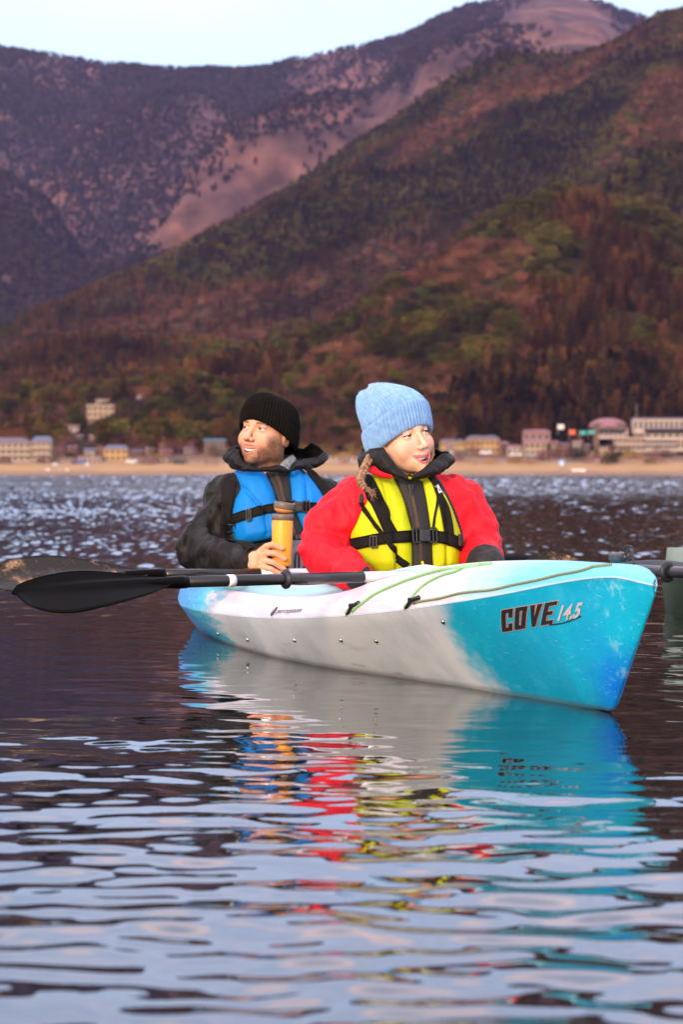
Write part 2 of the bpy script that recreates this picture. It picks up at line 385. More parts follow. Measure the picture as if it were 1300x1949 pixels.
for kn, (sh, n, sz, colr) in KIND.items():
    for v in range(2):
        V, Fc = leaf_cloud(n, sh, 5 + v, sz)
        me = bpy.data.meshes.new('crown'); me.from_pydata([tuple(p) for p in V], [], [tuple(map(int, q)) for q in Fc])
        if v == 0: M_ = tree_mat(kn + '_foliage', colr)
        me.materials.append(M_); me.polygons.foreach_set('use_smooth', np.zeros(len(Fc), dtype=bool)); crown_mesh[kn, v] = me
tb = MB(); tb.tube([(0, 0, 0), (.006, 0, .4), (0, .004, .9)], [.018, .012, .003], 6)
tb2 = MB(); tb2.tube([(0, 0, 0), (0, 0, .35), (.01, 0, .6)], [.022, .016, .006], 6)
for k in range(6):
    a = k * 1.05; tb2.tube([(0, 0, .28 + .03 * k), (.1 * math.cos(a), .1 * math.sin(a), .5 + .02 * k), (.2 * math.cos(a), .2 * math.sin(a), .72)], [.011, .007, .002], 5)
def mk_me(mb):
    me = bpy.data.meshes.new('trunk'); me.from_pydata(mb.V, [], mb.F); me.materials.append(M_bark); return me
trunk_me, trunk_me2 = mk_me(tb), mk_me(tb2)
TREE_INFO = {'pine': ('pine_tree', 'olive pine', 'olive pines at the foot of the hills'), 'cedar': ('cedar_tree', 'dark cedar', 'dark cedars at the foot of the hills'),
             'larch': ('larch_tree', 'rusty larch', 'rusty larches at the foot of the hills'), 'bare': ('bare_tree', 'mauve bare tree', 'bare trees at the foot of the hills')}
protos = {}; TREES = []
def place_tree(kn, x, y, z, h, w, label=None, group=None, wide=1.0):
    nm, lab, grp = TREE_INFO[kn]; v = rng.integers(0, 2)
    e = empty(nm, (x, y, z - .2), rng.random() * 6.28); e.scale = (h * wide, h * wide, h)
    side = 'left' if x < -55 else ('right' if x > 55 else 'middle')
    tag(e, label, 'tree', group or grp); TREES.append((kn, lab, x, y, h, e))
    t = bpy.data.objects.new('trunk', trunk_me2 if kn == 'bare' else trunk_me); link(t, e)
    c = bpy.data.objects.new('crown', crown_mesh[kn, int(v)]); link(c, e)
    protos.setdefault((kn, int(v)), c); return e
def ter_at(hl, px, t):
    j = np.interp(px, hl['x'], np.arange(len(hl['x']))); i = np.interp(t, hl['t'], np.arange(len(hl['t'])))
    j0 = np.clip(j.astype(int), 0, len(hl['x']) - 2); i0 = np.clip(i.astype(int), 0, len(hl['t']) - 2); fj = (j - j0)[:, None]; fi = (i - i0)[:, None]; V = hl['V']
    return (V[i0, j0] * (1 - fj) + V[i0, j0 + 1] * fj) * (1 - fi) + (V[i0 + 1, j0] * (1 - fj) + V[i0 + 1, j0 + 1] * fj) * fi
def scr(P): return 650 + F_PX * P[:, 0] / P[:, 1], HOR + F_PX * (CAM_H - P[:, 2]) / P[:, 1]
# clearings below the houses that stand on the slope
CLEAR = [(160, 222, 795), (180, 220, 771), (120, 152, 826), (140, 158, 838), (166, 188, 838), (234, 260, 826), (256, 278, 757), (1120, 1200, 830), (1200, 1330, 830)]
def clear_of(x, y):
    k = np.ones(np.shape(x), bool)
    for a, b, yb in CLEAR: k &= ~((x > a - 5) & (x < b + 5) & (y > yb - 1) & (y < yb + 42))
    return k
# front rows as individual trees
g = np.random.default_rng(21)
cnt = 0
for k in range(2600):
    if cnt >= 230: break
    px = g.uniform(-160, 1460); t = g.uniform(.0, .16) ** 1.0
    P = ter_at(hC, np.array([px]), np.array([t]))[0]
    sx_, sy_ = scr(P[None])
    if not clear_of(sx_[0], sy_[0]): continue
    q = fbm(np.array([[px * .012, t * 3, 1.0]]), 2)[0]
    if px < 340: kn = 'bare' if (q > -.25 or t < .05) else ('pine' if g.random() < .7 else 'cedar')
    elif px < 640: kn = 'pine' if q > .1 else ('larch' if g.random() < .35 else 'bare')
    elif px < 900: kn = 'bare' if g.random() < .6 else ('pine' if q > 0 else 'larch')
    else: kn = ['cedar', 'larch', 'cedar', 'pine', 'bare'][int(g.integers(0, 5))]
    h = {'pine': g.uniform(7, 10), 'cedar': g.uniform(9, 14), 'larch': g.uniform(9, 13), 'bare': g.uniform(5, 8.5)}[kn]
    place_tree(kn, P[0], P[1], P[2], h, 1, wide={'bare': 1.1, 'pine': .95}.get(kn, .95)); cnt += 1
for kn in KIND:
    for v in range(2):
        if (kn, v) not in protos:
            P = ter_at(hC, np.array([1100.]), np.array([.1]))[0]
            e = place_tree(kn, P[0], P[1], P[2], 9, 1); protos[kn, v] = e.children[1]; e.children[1].data = crown_mesh[kn, v]
# every front tree is told apart by what it stands behind
MARKS = [(-1e9, 0, 'beyond the left edge of the photo'), (0, 100, 'above the long cream hotel'), (100, 160, 'above the dark round shrub'), (160, 240, 'around the cream hillside house'), (240, 330, 'right of the ochre lakeside house'), (330, 440, 'above the tan beach bush'), (440, 570, 'behind the black knitted hat'), (570, 680, 'above the ochre willows'), (680, 830, 'behind the pale blue hat'), (830, 960, 'behind the ochre lodges'), (960, 1060, 'behind the pink tiered house'), (1060, 1200, 'behind the rounded mauve roof'), (1200, 1301, 'behind the large right hotel'), (1301, 1e9, 'beyond the right edge of the photo')]
ORD = ['first', 'second', 'third', 'fourth', 'fifth', 'sixth', 'seventh', 'eighth', 'ninth', 'tenth', 'eleventh', 'twelfth']
def label_trees():
    bins = {}
    for kn, lab, x, y, h, e in TREES:
        px = 650 + F_PX * x / y; ph = next(p for a, b, p in MARKS if a <= px < b)
        size = 'tall' if h > {'pine': 8.6, 'cedar': 11.8, 'larch': 11, 'bare': 6.8}[kn] else 'short'
        row = 'downslope' if y < 1128 else 'upslope'
        bins.setdefault((size, lab, row, ph), []).append((px, e))
    for (size, lab, row, ph), L_ in bins.items():
        L_.sort(key=lambda q: q[0]); n = len(L_)
        for i, (px, e) in enumerate(L_):
            o = '' if n == 1 else (', leftmost' if i == 0 else (', rightmost' if i == n - 1 else f', {ORD[min(i, 11)]} from left'))
            e['label'] = f'{size} {lab} {row} {ph}{o}'
label_trees()
# the wooded slopes
def forest(name, kn, P, sc, tint):
    for v in range(2):
        sel = np.arange(len(P)) % 2 == v
        if sel.sum() == 0: continue
        me = bpy.data.meshes.new(name); pv = P[sel].astype(np.float32); me.vertices.add(len(pv)); me.vertices.foreach_set('co', pv.ravel())
        a = me.attributes.new('sc', 'FLOAT_VECTOR', 'POINT'); a.data.foreach_set('vector', sc[sel].astype(np.float32).ravel())
        a = me.attributes.new('rot', 'FLOAT', 'POINT'); a.data.foreach_set('value', (rng.random(len(pv)) * 6.28).astype(np.float32))
        a = me.color_attributes.new('tint', 'FLOAT_COLOR', 'POINT'); c4 = np.ones((len(pv), 4), dtype=np.float32); c4[:, :3] = tint[sel]; a.data.foreach_set('color', c4.ravel())
        o = link(bpy.data.objects.new(name, me)); tag(o, kind='stuff')
        tr = bpy.data.node_groups.new(name, 'GeometryNodeTree'); tr.interface.new_socket('Geometry', in_out='INPUT', socket_type='NodeSocketGeometry'); tr.interface.new_socket('Geometry', in_out='OUTPUT', socket_type='NodeSocketGeometry')
        gi = tr.nodes.new('NodeGroupInput'); go = tr.nodes.new('NodeGroupOutput'); ip = tr.nodes.new('GeometryNodeInstanceOnPoints')
        ob = tr.nodes.new('GeometryNodeObjectInfo'); ob.inputs['Object'].default_value = protos[kn, v]; ob.inputs['As Instance'].default_value = True; ob.transform_space = 'ORIGINAL'
        na_ = tr.nodes.new('GeometryNodeInputNamedAttribute'); na_.data_type = 'FLOAT_VECTOR'; na_.inputs['Name'].default_value = 'sc'
        nr = tr.nodes.new('GeometryNodeInputNamedAttribute'); nr.data_type = 'FLOAT'; nr.inputs['Name'].default_value = 'rot'
        cx = tr.nodes.new('ShaderNodeCombineXYZ'); lk = tr.links.new
        lk(gi.outputs[0], ip.inputs['Points']); lk(ob.outputs['Geometry'], ip.inputs['Instance']); lk(na_.outputs['Attribute'], ip.inputs['Scale'])
        lk(nr.outputs['Attribute'], cx.inputs['Z']); lk(cx.outputs['Vector'], ip.inputs['Rotation']); lk(ip.outputs['Instances'], go.inputs[0])
        md = o.modifiers.new('scatter', 'NODES'); md.node_group = tr
def scatter(hl, n, t0, t1, size, pick, name, seed, pxr=(-500, 1800), far=False):
    g = np.random.default_rng(seed)
    px = g.uniform(*pxr, n); t = g.uniform(t0, t1, n); P = ter_at(hl, px, t); sxp, syp = scr(P); ok_ = clear_of(sxp, syp); px, t, P, sxp, syp = px[ok_], t[ok_], P[ok_], sxp[ok_], syp[ok_]; n = len(px)
    big = fbm(np.stack([P[:, 0] / size[2], P[:, 1] / size[2], 0 * px + seed], -1), 4); sm = g.random(n)
    kinds = pick(sxp, syp, big, sm, t); hs = size[0] + (size[1] - size[0]) * g.random(n)
    br = np.clip(.95 + .6 * fbm(np.stack([P[:, 0] / (size[2] * .25), P[:, 1] / (size[2] * .25), 0 * px + 9], -1), 3), .35, 2.0) * g.uniform(.45, 1.6, n)
    hue = g.normal(size=(n, 3)) * .07
    names = {'pine': 'pine_wood', 'cedar': 'cedar_wood', 'larch': 'larch_wood', 'bare': 'bare_wood'}
    for kn in KIND:
        s = kinds == kn
        if s.sum() < 4: continue
        asp = {'pine': 1.25, 'cedar': 1.15, 'larch': 1.2, 'bare': 1.45}[kn]
        hk = {'pine': .85, 'cedar': 1.2, 'larch': 1.1, 'bare': .75}[kn]
        h = hs[s] * hk; sc = np.stack([h * asp, h * asp, h], -1); Q = P[s].copy(); Q[:, 2] -= h * .12
        forest(names[kn], kn, Q, sc, br[s][:, None] * (1 + hue[s]))
def pickC(x, y, b, s, t):
    o = np.where(b > np.where(y < 560, -.35, .0), 'pine', 'larch').astype(object)
    mauve = (y < 700 - .0 * x) & (y > 470) & (x > 560) & (x < 1010) & (y > 1180 - .85 * x + 40 * b) & (y < 770 - 60 * b - .08 * (x - 700)) 
    o[mauve & (s < .9)] = 'bare'
    ol = (np.hypot((x - 800) / 130, (y - 640) / 75) + .5 * b < 1); o[ol & (s < .85)] = 'pine'
    low = (y > 720) & (x > 860); o[low] = np.where(s[low] < .55, 'cedar', 'larch')
    low2 = (x < 420) & (y > 735); o[low2] = np.where(s[low2] + b[low2] * .4 < .7, 'bare', 'pine')
    mid = (x > 540) & (x < 860) & (y > 700); o[mid] = np.where(s[mid] < .75, 'bare', 'pine')
    red = (np.hypot((x - 1110) / 60, (y - 430) / 40) < 1); o[red] = 'larch'
    o[(o == 'pine') & (s > .93)] = 'larch'; return o
def pickB(x, y, b, s, t):
    o = np.where(b + .5 * (s - .5) > -.12, 'pine', 'larch').astype(object)
    o[(b < -.45) & (s < .7)] = 'bare'; o[(b > .35) & (s < .4)] = 'cedar'
    up = (y < 330) & (x > 840) & (b < .25); o[up & (s < .6)] = 'bare'; return o
scatter(hC, 12000, .0, 1.03, (8, 13, 70), pickC, 'c', 31, (-350, 1650))
scatter(hD, 5000, .0, 1.03, (9, 13, 90), pickB, 'd', 32, (750, 1700))
scatter(hB, 60000, .0, 1.02, (8, 11.5, 170), pickB, 'b', 33, (-450, 1700))
def pickA(x, y, b, s, t):
    o = np.where(b > .05, 'cedar', 'pine').astype(object); return o
def scatterA():
    g = np.random.default_rng(44); n = 170000
    px = g.uniform(-250, 1550, n); t = g.uniform(.01, 1.005, n); P = ter_at(hA, px, t); x, y = scr(P)
    b = fbm(np.stack([P[:, 0] / 210, P[:, 1] / 420, 0 * px + 3], -1), 5)
    ridge = (P[:, 0] / P[:, 1] * F_PX + 650 - 350) * .55 + (y - 420)      # the bare grassy shoulder
    keep = (1.7 * b + 1.5 * (g.random(n) - .5) + .15 * smooth01(y, 60, 300) + .8 * smooth01(y, 430, 560) - .16 - 1.05 * smooth01(x - np.interp(y, [0, 20, 130, 230, 310, 380, 470], [1000, 960, 800, 610, 480, 370, 230]), -60, 30) * (y < 470) + .7 * (t > .96) * (x < 880) > 0) | (g.random(n) < .16 * (x < np.interp(y, [0, 20, 130, 230, 310, 380, 470], [1000, 960, 800, 610, 480, 370, 230]) + 20))
    P = P[keep]; m = len(P); h = g.uniform(8, 14, m); sc = np.stack([h * 1.3, h * 1.3, h], -1); P[:, 2] -= h * .15
    col = np.ones((m, 3)) * g.uniform(.5, 1.5, m)[:, None] * np.array([.85, .70, 2.4])  # blue of distant haze mixed into the colour of these trees
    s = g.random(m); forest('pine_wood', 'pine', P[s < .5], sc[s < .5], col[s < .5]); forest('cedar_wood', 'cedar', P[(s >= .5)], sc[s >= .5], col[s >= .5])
scatterA()
# bluish air between the lake and the mountains
hz = MB(); hz.box(-2600, 2600, -300, 8200, -1.6, 1250).build('haze', None, None, smooth=False)
hzo = bpy.data.objects['haze']; tag(hzo, kind='stuff')
mh = bpy.data.materials.new('haze'); mh.use_nodes = True; th_ = mh.node_tree; th_.nodes.clear()
oo = th_.nodes.new('ShaderNodeOutputMaterial'); pv = th_.nodes.new('ShaderNodeVolumePrincipled')
pv.inputs['Color'].default_value = (.42, .46, .95, 1); pv.inputs['Density'].default_value = 2.3e-5; pv.inputs['Anisotropy'].default_value = .0
th_.links.new(pv.outputs['Volume'], oo.inputs['Volume']); hzo.data.materials.append(mh)
# ------------------------------------------------------------------ kayak
KA = R(16); KU = np.array([math.sin(KA), -math.cos(KA)]); KV = np.array([-KU[1], KU[0]]); KB = np.array([.64607, 6.7351])
def k2w(s, y, z):
    """kayak frame (s = metres aft of the bow waterline, y to image right, z up) to world"""
    p = KB - s * KU + y * KV; return (p[0], p[1], z)
iv = lambda x, xs, ys: np.interp(x, xs, ys)
S_ = [-.262, -.25, -.22, -.1, 0, .15, .3, .5, .8, 1.1, 1.4, 1.7, 2.0, 2.3, 2.7, 3.1, 3.5, 3.9, 4.2, 4.33, 4.37]
def sm_(x, xs, ys):            # smoothed interpolation
    return sum(np.interp(x + d, xs, ys) * w for d, w in ((-.09, .15), (-.045, .22), (0, .26), (.045, .22), (.09, .15)))
def f_bs(s):
    b = sm_(s, S_, [.004, .012, .022, .05, .075, .11, .15, .20, .255, .295, .325, .34, .345, .34, .33, .305, .26, .18, .085, .03, .004])
    return b * np.clip((s + .263) / .05, 0, 1) ** .5 * np.clip((4.38 - s) / .05, 0, 1) ** .5 + .002
def f_zs(s): return sm_(s, S_, [.300, .308, .322, .326, .315, .296, .271, .244, .21, .183, .161, .143, .130, .120, .111, .104, .10, .11, .13, .14, .14])
def f_zc(s):
    return sm_(s, S_, [.306, .322, .340, .347, .346, .342, .337, .331, .31, .275, .230, .209, .198, .194, .190, .183, .175, .18, .19, .195, .195])
def f_cr(s): return sm_(s, S_, [.312, .332, .352, .357, .355, .353, .352, .349, .338, .318, .285, .245, .225, .22, .22, .23, .245, .235, .215, .205, .2])
def f_bw(s): return sm_(s, [-.05, 0, .33, .69, .98, 1.26, 1.63, 1.83, 2.22, 2.88, 3.4, 3.86, 4.15, 4.3], [.0, .004, .022, .055, .103, .15, .215, .238, .26, .235, .185, .118, .01, 0])
def f_zb(s):
    lo = -.10 * smooth01(s, .0, .9) * smooth01(s, 4.3, 3.5)
    lo = lo + np.where(s < 0, -s * 1.13, 0) + np.where(s > 4.15, (s - 4.15) * .55, 0)
    return np.minimum(lo, f_zs(s) - .004)
def f_p(s):
    zb, zs = f_zb(s), f_zs(s); zf = np.clip(-zb / (zs - zb), 1e-3, .95); r = np.clip(f_bw(s) / f_bs(s), .02, .98)
    p = np.log(r) / np.log(zf); p = np.where(s < .12, .62, p); return np.clip(p, .25, 1.0)
CF, CR_ = 1.26, 3.62
def f_wc(s):
    q = np.abs(2 * (s - (CF + CR_) / 2) / (CR_ - CF)); w = .232 * np.sqrt(np.clip(1 - q ** 2.6, 0, 1)); return np.minimum(w, .86 * f_bs(s) - .035)
def side_y(s, z):
    zb, zs = f_zb(s), f_zs(s); return f_bs(s) * np.clip((z - zb) / (zs - zb), 0, 1) ** f_p(s)
def deck_z(s, y):
    bc = .86 * f_bs(s); return f_zc(s) + (f_cr(s) - f_zc(s)) * (1 - np.clip(np.abs(y) / bc, 0, 1) ** 2)
def section(s):
    zb, zs, zc, bs = f_zb(s), f_zs(s), f_zc(s), f_bs(s); bc = .86 * bs; pts = []; zone = []
    for t in np.linspace(0, 1, 15) ** 1.5:
        z = zb + (zs - zb) * t; pts.append((bs * t ** f_p(s) if t > 0 else 0., z)); zone.append(0.)
    pts.append((bs + .0012, zs + .003)); zone.append(.5); pts.append((bs + .0, zs + .007)); zone.append(1.)
    for t in (.15, .35, .55, .75, .9, 1.0):
        pts.append((bs + (bc - bs) * (t ** 1.6), zs + .007 + (zc - zs - .007) * t)); zone.append(1.)
    wc = f_wc(s)
    if wc > .004:
        zr = deck_z(s, wc)
        e = min(1, wc / .06)
        pts += [(bc + (wc - bc) * .35, zc - .006 * e + (zr - zc) * .35), (bc + (wc - bc) * .7, zc - .004 * e + (zr - zc) * .7), (wc + .012 * e, zr + .002), (wc + .011 * e, zr + .016 * e), (wc, zr + .020 * e), (wc - .008 * e, zr + .014 * e), (wc - .01 * e, zr - .02), (wc - .004, zr * .5), (wc * .95, 0.0), (wc * .8, -.05), (wc * .4, -.065), (0, -.07)]
        zone += [.75, .75, .8, .8, 1, 1, .6, .2, .2, .2, .2, .2]
    else:
        for t in np.linspace(.1, 1, 12): pts.append((bc * (1 - t), deck_z(s, bc * (1 - t)))); zone.append(1.)
    return pts, zone
kay = empty('kayak', (KB[0], KB[1], 0), KA - R(90) + 0, None)
tag(kay, 'white and sky blue two seat kayak floating with both people in it', 'kayak')
def k2l(s, y, z): return (-s, y, z)     # kayak local frame: +X towards the bow
SS = np.concatenate([np.linspace(-.262, -.2, 10), np.linspace(-.19, 1.2, 70), np.linspace(1.21, 1.5, 34), np.linspace(1.52, 3.4, 80), np.linspace(3.42, 3.66, 26), np.linspace(3.68, 4.3, 34), np.linspace(4.31, 4.379, 9)])
V = []; Z_ = []
for s in SS:
    p, zn = section(float(s)); full = [(-y, z) for y, z in p[::-1]] + [(y, z) for y, z in p[1:]]
    V += [k2l(s, y, z) for y, z in full]; Z_ += zn[::-1] + zn[1:]
m_ = len(full); ns = len(SS)
Fc = [(i * m_ + j, i * m_ + j + 1, (i + 1) * m_ + j + 1, (i + 1) * m_ + j) for i in range(ns - 1) for j in range(m_ - 1)]
Fc += [tuple(range(m_)), tuple(range((ns) * m_ - 1, (ns - 1) * m_ - 1, -1))]
def kayak_mat():
    m, t, b = new_mat('roto_plastic'); b.inputs['Roughness'].default_value = .42; b.inputs['Specular IOR Level'].default_value = .4
    tc = nd(t, 'ShaderNodeTexCoord'); sp = nd(t, 'ShaderNodeSeparateXYZ'); t.links.new(tc.outputs['Object'], sp.inputs['Vector'])
    at = nd(t, 'ShaderNodeAttribute', attribute_name='tint'); sa = nd(t, 'ShaderNodeSeparateColor'); t.links.new(at.outputs['Color'], sa.inputs['Color'])
    def math_(op, a, b_=None, c=None):
        n = nd(t, 'ShaderNodeMath', operation=op)
        for i, v in enumerate((a, b_, c)):
            if v is None: continue
            if hasattr(v, 'type'): t.links.new(v, n.inputs[i])
            else: n.inputs[i].default_value = v
        return n.outputs[0]
    def noise(sc, det=4, rough=.5, stretch=None, dist=0):
        n = nd(t, 'ShaderNodeTexNoise', Scale=sc, Detail=det, Roughness=rough, Distortion=dist)
        if stretch:
            mp = nd(t, 'ShaderNodeMapping'); mp.inputs['Scale'].default_value = stretch; t.links.new(tc.outputs['Object'], mp.inputs['Vector']); t.links.new(mp.outputs['Vector'], n.inputs['Vector'])
        else: t.links.new(tc.outputs['Object'], n.inputs['Vector'])
        return n.outputs['Fac']
    def ramp(v, a, b_):
        n = nd(t, 'ShaderNodeMapRange'); n.interpolation_type = 'SMOOTHSTEP'; n.inputs['From Min'].default_value = a; n.inputs['From Max'].default_value = b_; t.links.new(v, n.inputs['Value']); return n.outputs['Result']
    def mix(fac, a, b_):
        n = nd(t, 'ShaderNodeMix', data_type='RGBA'); 
        for k, v in (('Factor', fac), ('A', a), ('B', b_)):
            if hasattr(v, 'type'): t.links.new(v, n.inputs[k])
            elif k == 'Factor': n.inputs[k].default_value = v
            else: n.inputs[k].default_value = (*v, 1)
        return n.outputs['Result']
    X, Z = sp.outputs['X'], sp.outputs['Z']; deck = sa.outputs['Red']
    soft = noise(3.2, 5); fine = noise(26, 5, .65); streak = noise(9, 5, .6, (.35, 1, 3.5)); vert = noise(30, 4, .6, (2.5, 1, .12)); hair = noise(90, 3, .7, (.25, 1, 1.6))
    hullc = mix(ramp(soft, .38, .62), (.52, .59, .64), (.69, .75, .78))
    hullc = mix(math_('MULTIPLY', ramp(vert, .45, .7), .5), hullc, (.72, .75, .76))
    dirt = math_('MULTIPLY', ramp(streak, .56, .72), ramp(Z, .16, .0)); hullc = mix(math_('MULTIPLY', dirt, .55), hullc, (.30, .22, .17))
    deckc = mix(ramp(streak, .42, .6), (.60, .55, .60), (.72, .67, .71)); deckc = mix(math_('MULTIPLY', ramp(noise(5, 3, .5, (.5, 2, 1)), .56, .66), .35), deckc, (.78, .58, .60))
    base = mix(ramp(deck, .45, .62), hullc, deckc)
    lip = math_('MULTIPLY', ramp(deck, .62, .7), ramp(deck, .9, .82)); base = mix(math_('MULTIPLY', lip, .75), base, (.22, .56, .68))
    # blue ends, ragged border
    bx = math_('ADD', X, math_('MULTIPLY', math_('SUBTRACT', soft, .5), .42)); bx = math_('ADD', bx, math_('MULTIPLY', math_('SUBTRACT', fine, .5), .10))
    fb = ramp(bx, -.72, -.58)
    cy = mix(ramp(soft, .35, .65), (.0, .34, .56), (.0, .43, .64))
    deep = math_('MULTIPLY', ramp(math_('ADD', X, math_('MULTIPLY', math_('SUBTRACT', noise(5, 4), .5), .7)), -.16, .06), ramp(math_('ADD', Z, math_('MULTIPLY', soft, .15)), .30, .12))
    cy = mix(deep, cy, (.0, .15, .62))
    scuff = ramp(math_('ADD', math_('MULTIPLY', fine, .55), math_('MULTIPLY', noise(7, 5, .6), .6)), .60, .70)
    tipn = ramp(math_('ADD', X, math_('MULTIPLY', math_('SUBTRACT', noise(11, 4), .5), .35)), -.02, .20)
    cy = mix(math_('MULTIPLY', scuff, math_('ADD', math_('MULTIPLY', tipn, .65), .04)), cy, (.36, .66, .74))
    hull_b = mix(math_('MULTIPLY', fb, ramp(deck, .62, .4)), base, cy)
    # deck: only streaks of pale blue towards the bow
    db = math_('MULTIPLY', math_('MULTIPLY', ramp(math_('ADD', bx, math_('MULTIPLY', streak, .5)), -.55, .15), ramp(deck, .85, 1.0)), .92)
    c = mix(db, hull_b, (.10, .55, .76))
    # stern blue
    sx_ = math_('ADD', X, math_('MULTIPLY', math_('SUBTRACT', streak, .5), 1.1)); sx_ = math_('ADD', sx_, math_('MULTIPLY', math_('SUBTRACT', hair, .5), .5))
    fs = ramp(sx_, -2.65, -3.0)
    cs = mix(ramp(sx_, -2.9, -3.5), (.02, .50, .68), (.0, .22, .60))
    cs = mix(math_('MULTIPLY', ramp(hair, .55, .7), .5), cs, (.30, .68, .80))
    c = mix(fs, c, cs)
    c = mix(math_('MULTIPLY', ramp(hair, .60, .74), .13), c, (.85, .87, .88))
    c = mix(math_('MULTIPLY', ramp(noise(140, 2, .5), .68, .74), .35), c, (.25, .2, .18))
    # wet, grimy line at the water
    c = mix(math_('MULTIPLY', ramp(Z, .02, .0), .6), c, (.10, .09, .09))
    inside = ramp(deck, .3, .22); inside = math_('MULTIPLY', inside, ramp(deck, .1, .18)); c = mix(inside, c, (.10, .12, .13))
    t.links.new(c, b.inputs['Base Color'])
    bp = nd(t, 'ShaderNodeBump', Strength=.25, Distance=.003); t.links.new(noise(12, 4), bp.inputs['Height']); 
    bp2 = nd(t, 'ShaderNodeBump', Strength=.3, Distance=.0008); t.links.new(hair, bp2.inputs['Height']); t.links.new(bp.outputs['Normal'], bp2.inputs['Normal']); t.links.new(bp2.outputs['Normal'], b.inputs['Normal'])
    rr = nd(t, 'ShaderNodeMapRange'); rr.inputs['To Min'].default_value = .32; rr.inputs['To Max'].default_value = .6; t.links.new(fine, rr.inputs['Value']); t.links.new(rr.outputs['Result'], b.inputs['Roughness'])
    return m
M_kay = kayak_mat()
colz = np.zeros((len(V), 3)); colz[:, 0] = Z_
hull = mesh_obj('hull', V, Fc, M_kay, kay, col=colz)
# --- find points of the hull that the photo shows at a pixel
gs = np.linspace(-.25, 4.2, 1200)
def at_side(px, py):
    s, t = np.meshgrid(gs, np.linspace(0, 1, 90)); zb, zs = f_zb(s), f_zs(s); z = zb + (zs - zb) * t; y = -side_y(s, z)
    P = KB[:, None, None] - s * KU[:, None, None] + y * KV[:, None, None]; X = 650 + F_PX * P[0] / P[1]; Y = HOR + F_PX * (CAM_H - z) / P[1]
    k = np.argmin((X - px) ** 2 + (Y - py) ** 2); return s.flat[k], y.flat[k], z.flat[k]
def at_dside(px, py):
    s, t = np.meshgrid(gs, np.linspace(0, 1, 60)); bs = f_bs(s); z = f_zs(s) + .007 + (f_zc(s) - f_zs(s) - .007) * t; y = -(bs - .14 * bs * t ** 1.6)
    P = KB[:, None, None] - s * KU[:, None, None] + y * KV[:, None, None]; X = 650 + F_PX * P[0] / P[1]; Y = HOR + F_PX * (CAM_H - z) / P[1]
    k = np.argmin((X - px) ** 2 + (Y - py) ** 2); return s.flat[k], y.flat[k], z.flat[k]
def at_deck(px, py):
    s, t = np.meshgrid(gs[:404], np.linspace(-1, .12, 160)); y = .86 * f_bs(s) * t; z = deck_z(s, y)
    P = KB[:, None, None] - s * KU[:, None, None] + y * KV[:, None, None]; X = 650 + F_PX * P[0] / P[1]; Y = HOR + F_PX * (CAM_H - z) / P[1]
    e = (X - px) ** 2 + (Y - py) ** 2 + 8 * t; k = np.argmin(e); return s.flat[k], y.flat[k], z.flat[k]
M_black_pl = pmat('black_plastic', (.014, .013, .013), .38, (.010, .009, .009), 30, bump=.1)
M_steel = pmat('steel', (.5, .46, .42), .3, (.3, .25, .2), 40, metal=1)
for px, py in ((844, 1183), (716, 1220), (649, 1217), (560, 1219), (471, 1217), (415, 1206)):
    s, y, z = at_side(px, py); sc = 1.0
    mb = MB(); Mx = Matrix.Translation(k2l(s, y, z)) @ Matrix.Rotation(R(90), 4, 'X')
    mb.lathe([(.0001, .006), (.0035, .0055), (.0062, .003), (.0066, 0), (.0066, -.006)], 10, Mx); mb.build('bolt', M_steel, kay)
# bungee cords on the foredeck
M_cord = pmat('green_cord', (.22, .52, .20), .7, (.30, .62, .27), 400, bump=.5, bscale=500)
M_cord_dk = pmat('dirty_cord', (.14, .20, .10), .8, (.26, .30, .18), 300, bump=.5, bscale=500)
def at_any(px, py):
    best = None
    for c in (at_dside(px, py), at_deck(px, py)):
        w = k2w(*c); X = 650 + F_PX * w[0] / w[1]; Y = HOR + F_PX * (CAM_H - w[2]) / w[1]; e = (X - px) ** 2 + (Y - py) ** 2
        if best is None or e < best[0]: best = (e, c)
    return best[1][:2]
def surf_z(s, y):
    bs = float(f_bs(s)); bc = .86 * bs
    if abs(y) <= bc: return float(deck_z(s, y))
    t = np.clip((bs - abs(y)) / (bs - bc), 0, 1) ** (1 / 1.6); return float(f_zs(s) + .007 + (f_zc(s) - f_zs(s) - .007) * t)
def deck_cord(name, pix, mat, r=.0032, lift=.003):
    P = [at_any(px, py) for px, py, k in pix]
    P = [Vector((p[0], p[1], 0)) for p in P]; Q = []
    for i in range(len(P) - 1):
        p0, p1, p2, p3 = P[max(i - 1, 0)], P[i], P[i + 1], P[min(i + 2, len(P) - 1)]
        for k in range(6):
            t = k / 6; Q.append(.5 * ((2 * p1) + (p2 - p0) * t + (2 * p0 - 5 * p1 + 4 * p2 - p3) * t * t + (3 * p1 - p0 - 3 * p2 + p3) * t ** 3))
    Q.append(P[-1]); Q = [Vector(k2l(q.x, q.y, surf_z(q.x, q.y))) + Vector((0, -.3 * lift, lift)) for q in Q]; mb = MB(); mb.tube(Q, r, 8); return mb.build(name, mat, kay)
deck_cord('bungee_cord', [(672, 1166, 'd'), (690, 1150, 'd'), (718, 1131, 'k'), (760, 1112, 'k'), (810, 1094, 'k'), (862, 1083, 'k'), (905, 1077, 'k'), (935, 1074.5, 'k')], M_cord, .0042)
deck_cord('bungee_cord', [(780, 1152, 'd'), (790, 1132, 'k'), (812, 1112, 'k'), (843, 1096, 'k'), (880, 1083, 'k'), (915, 1076.5, 'k')], M_cord, .0036)
deck_cord('bungee_cord', [(788, 1151, 'd'), (850, 1138, 'k'), (920, 1127, 'k'), (990, 1113, 'k'), (1060, 1097, 'k'), (1120, 1084, 'k'), (1165, 1076, 'k')], M_cord_dk, .0034)
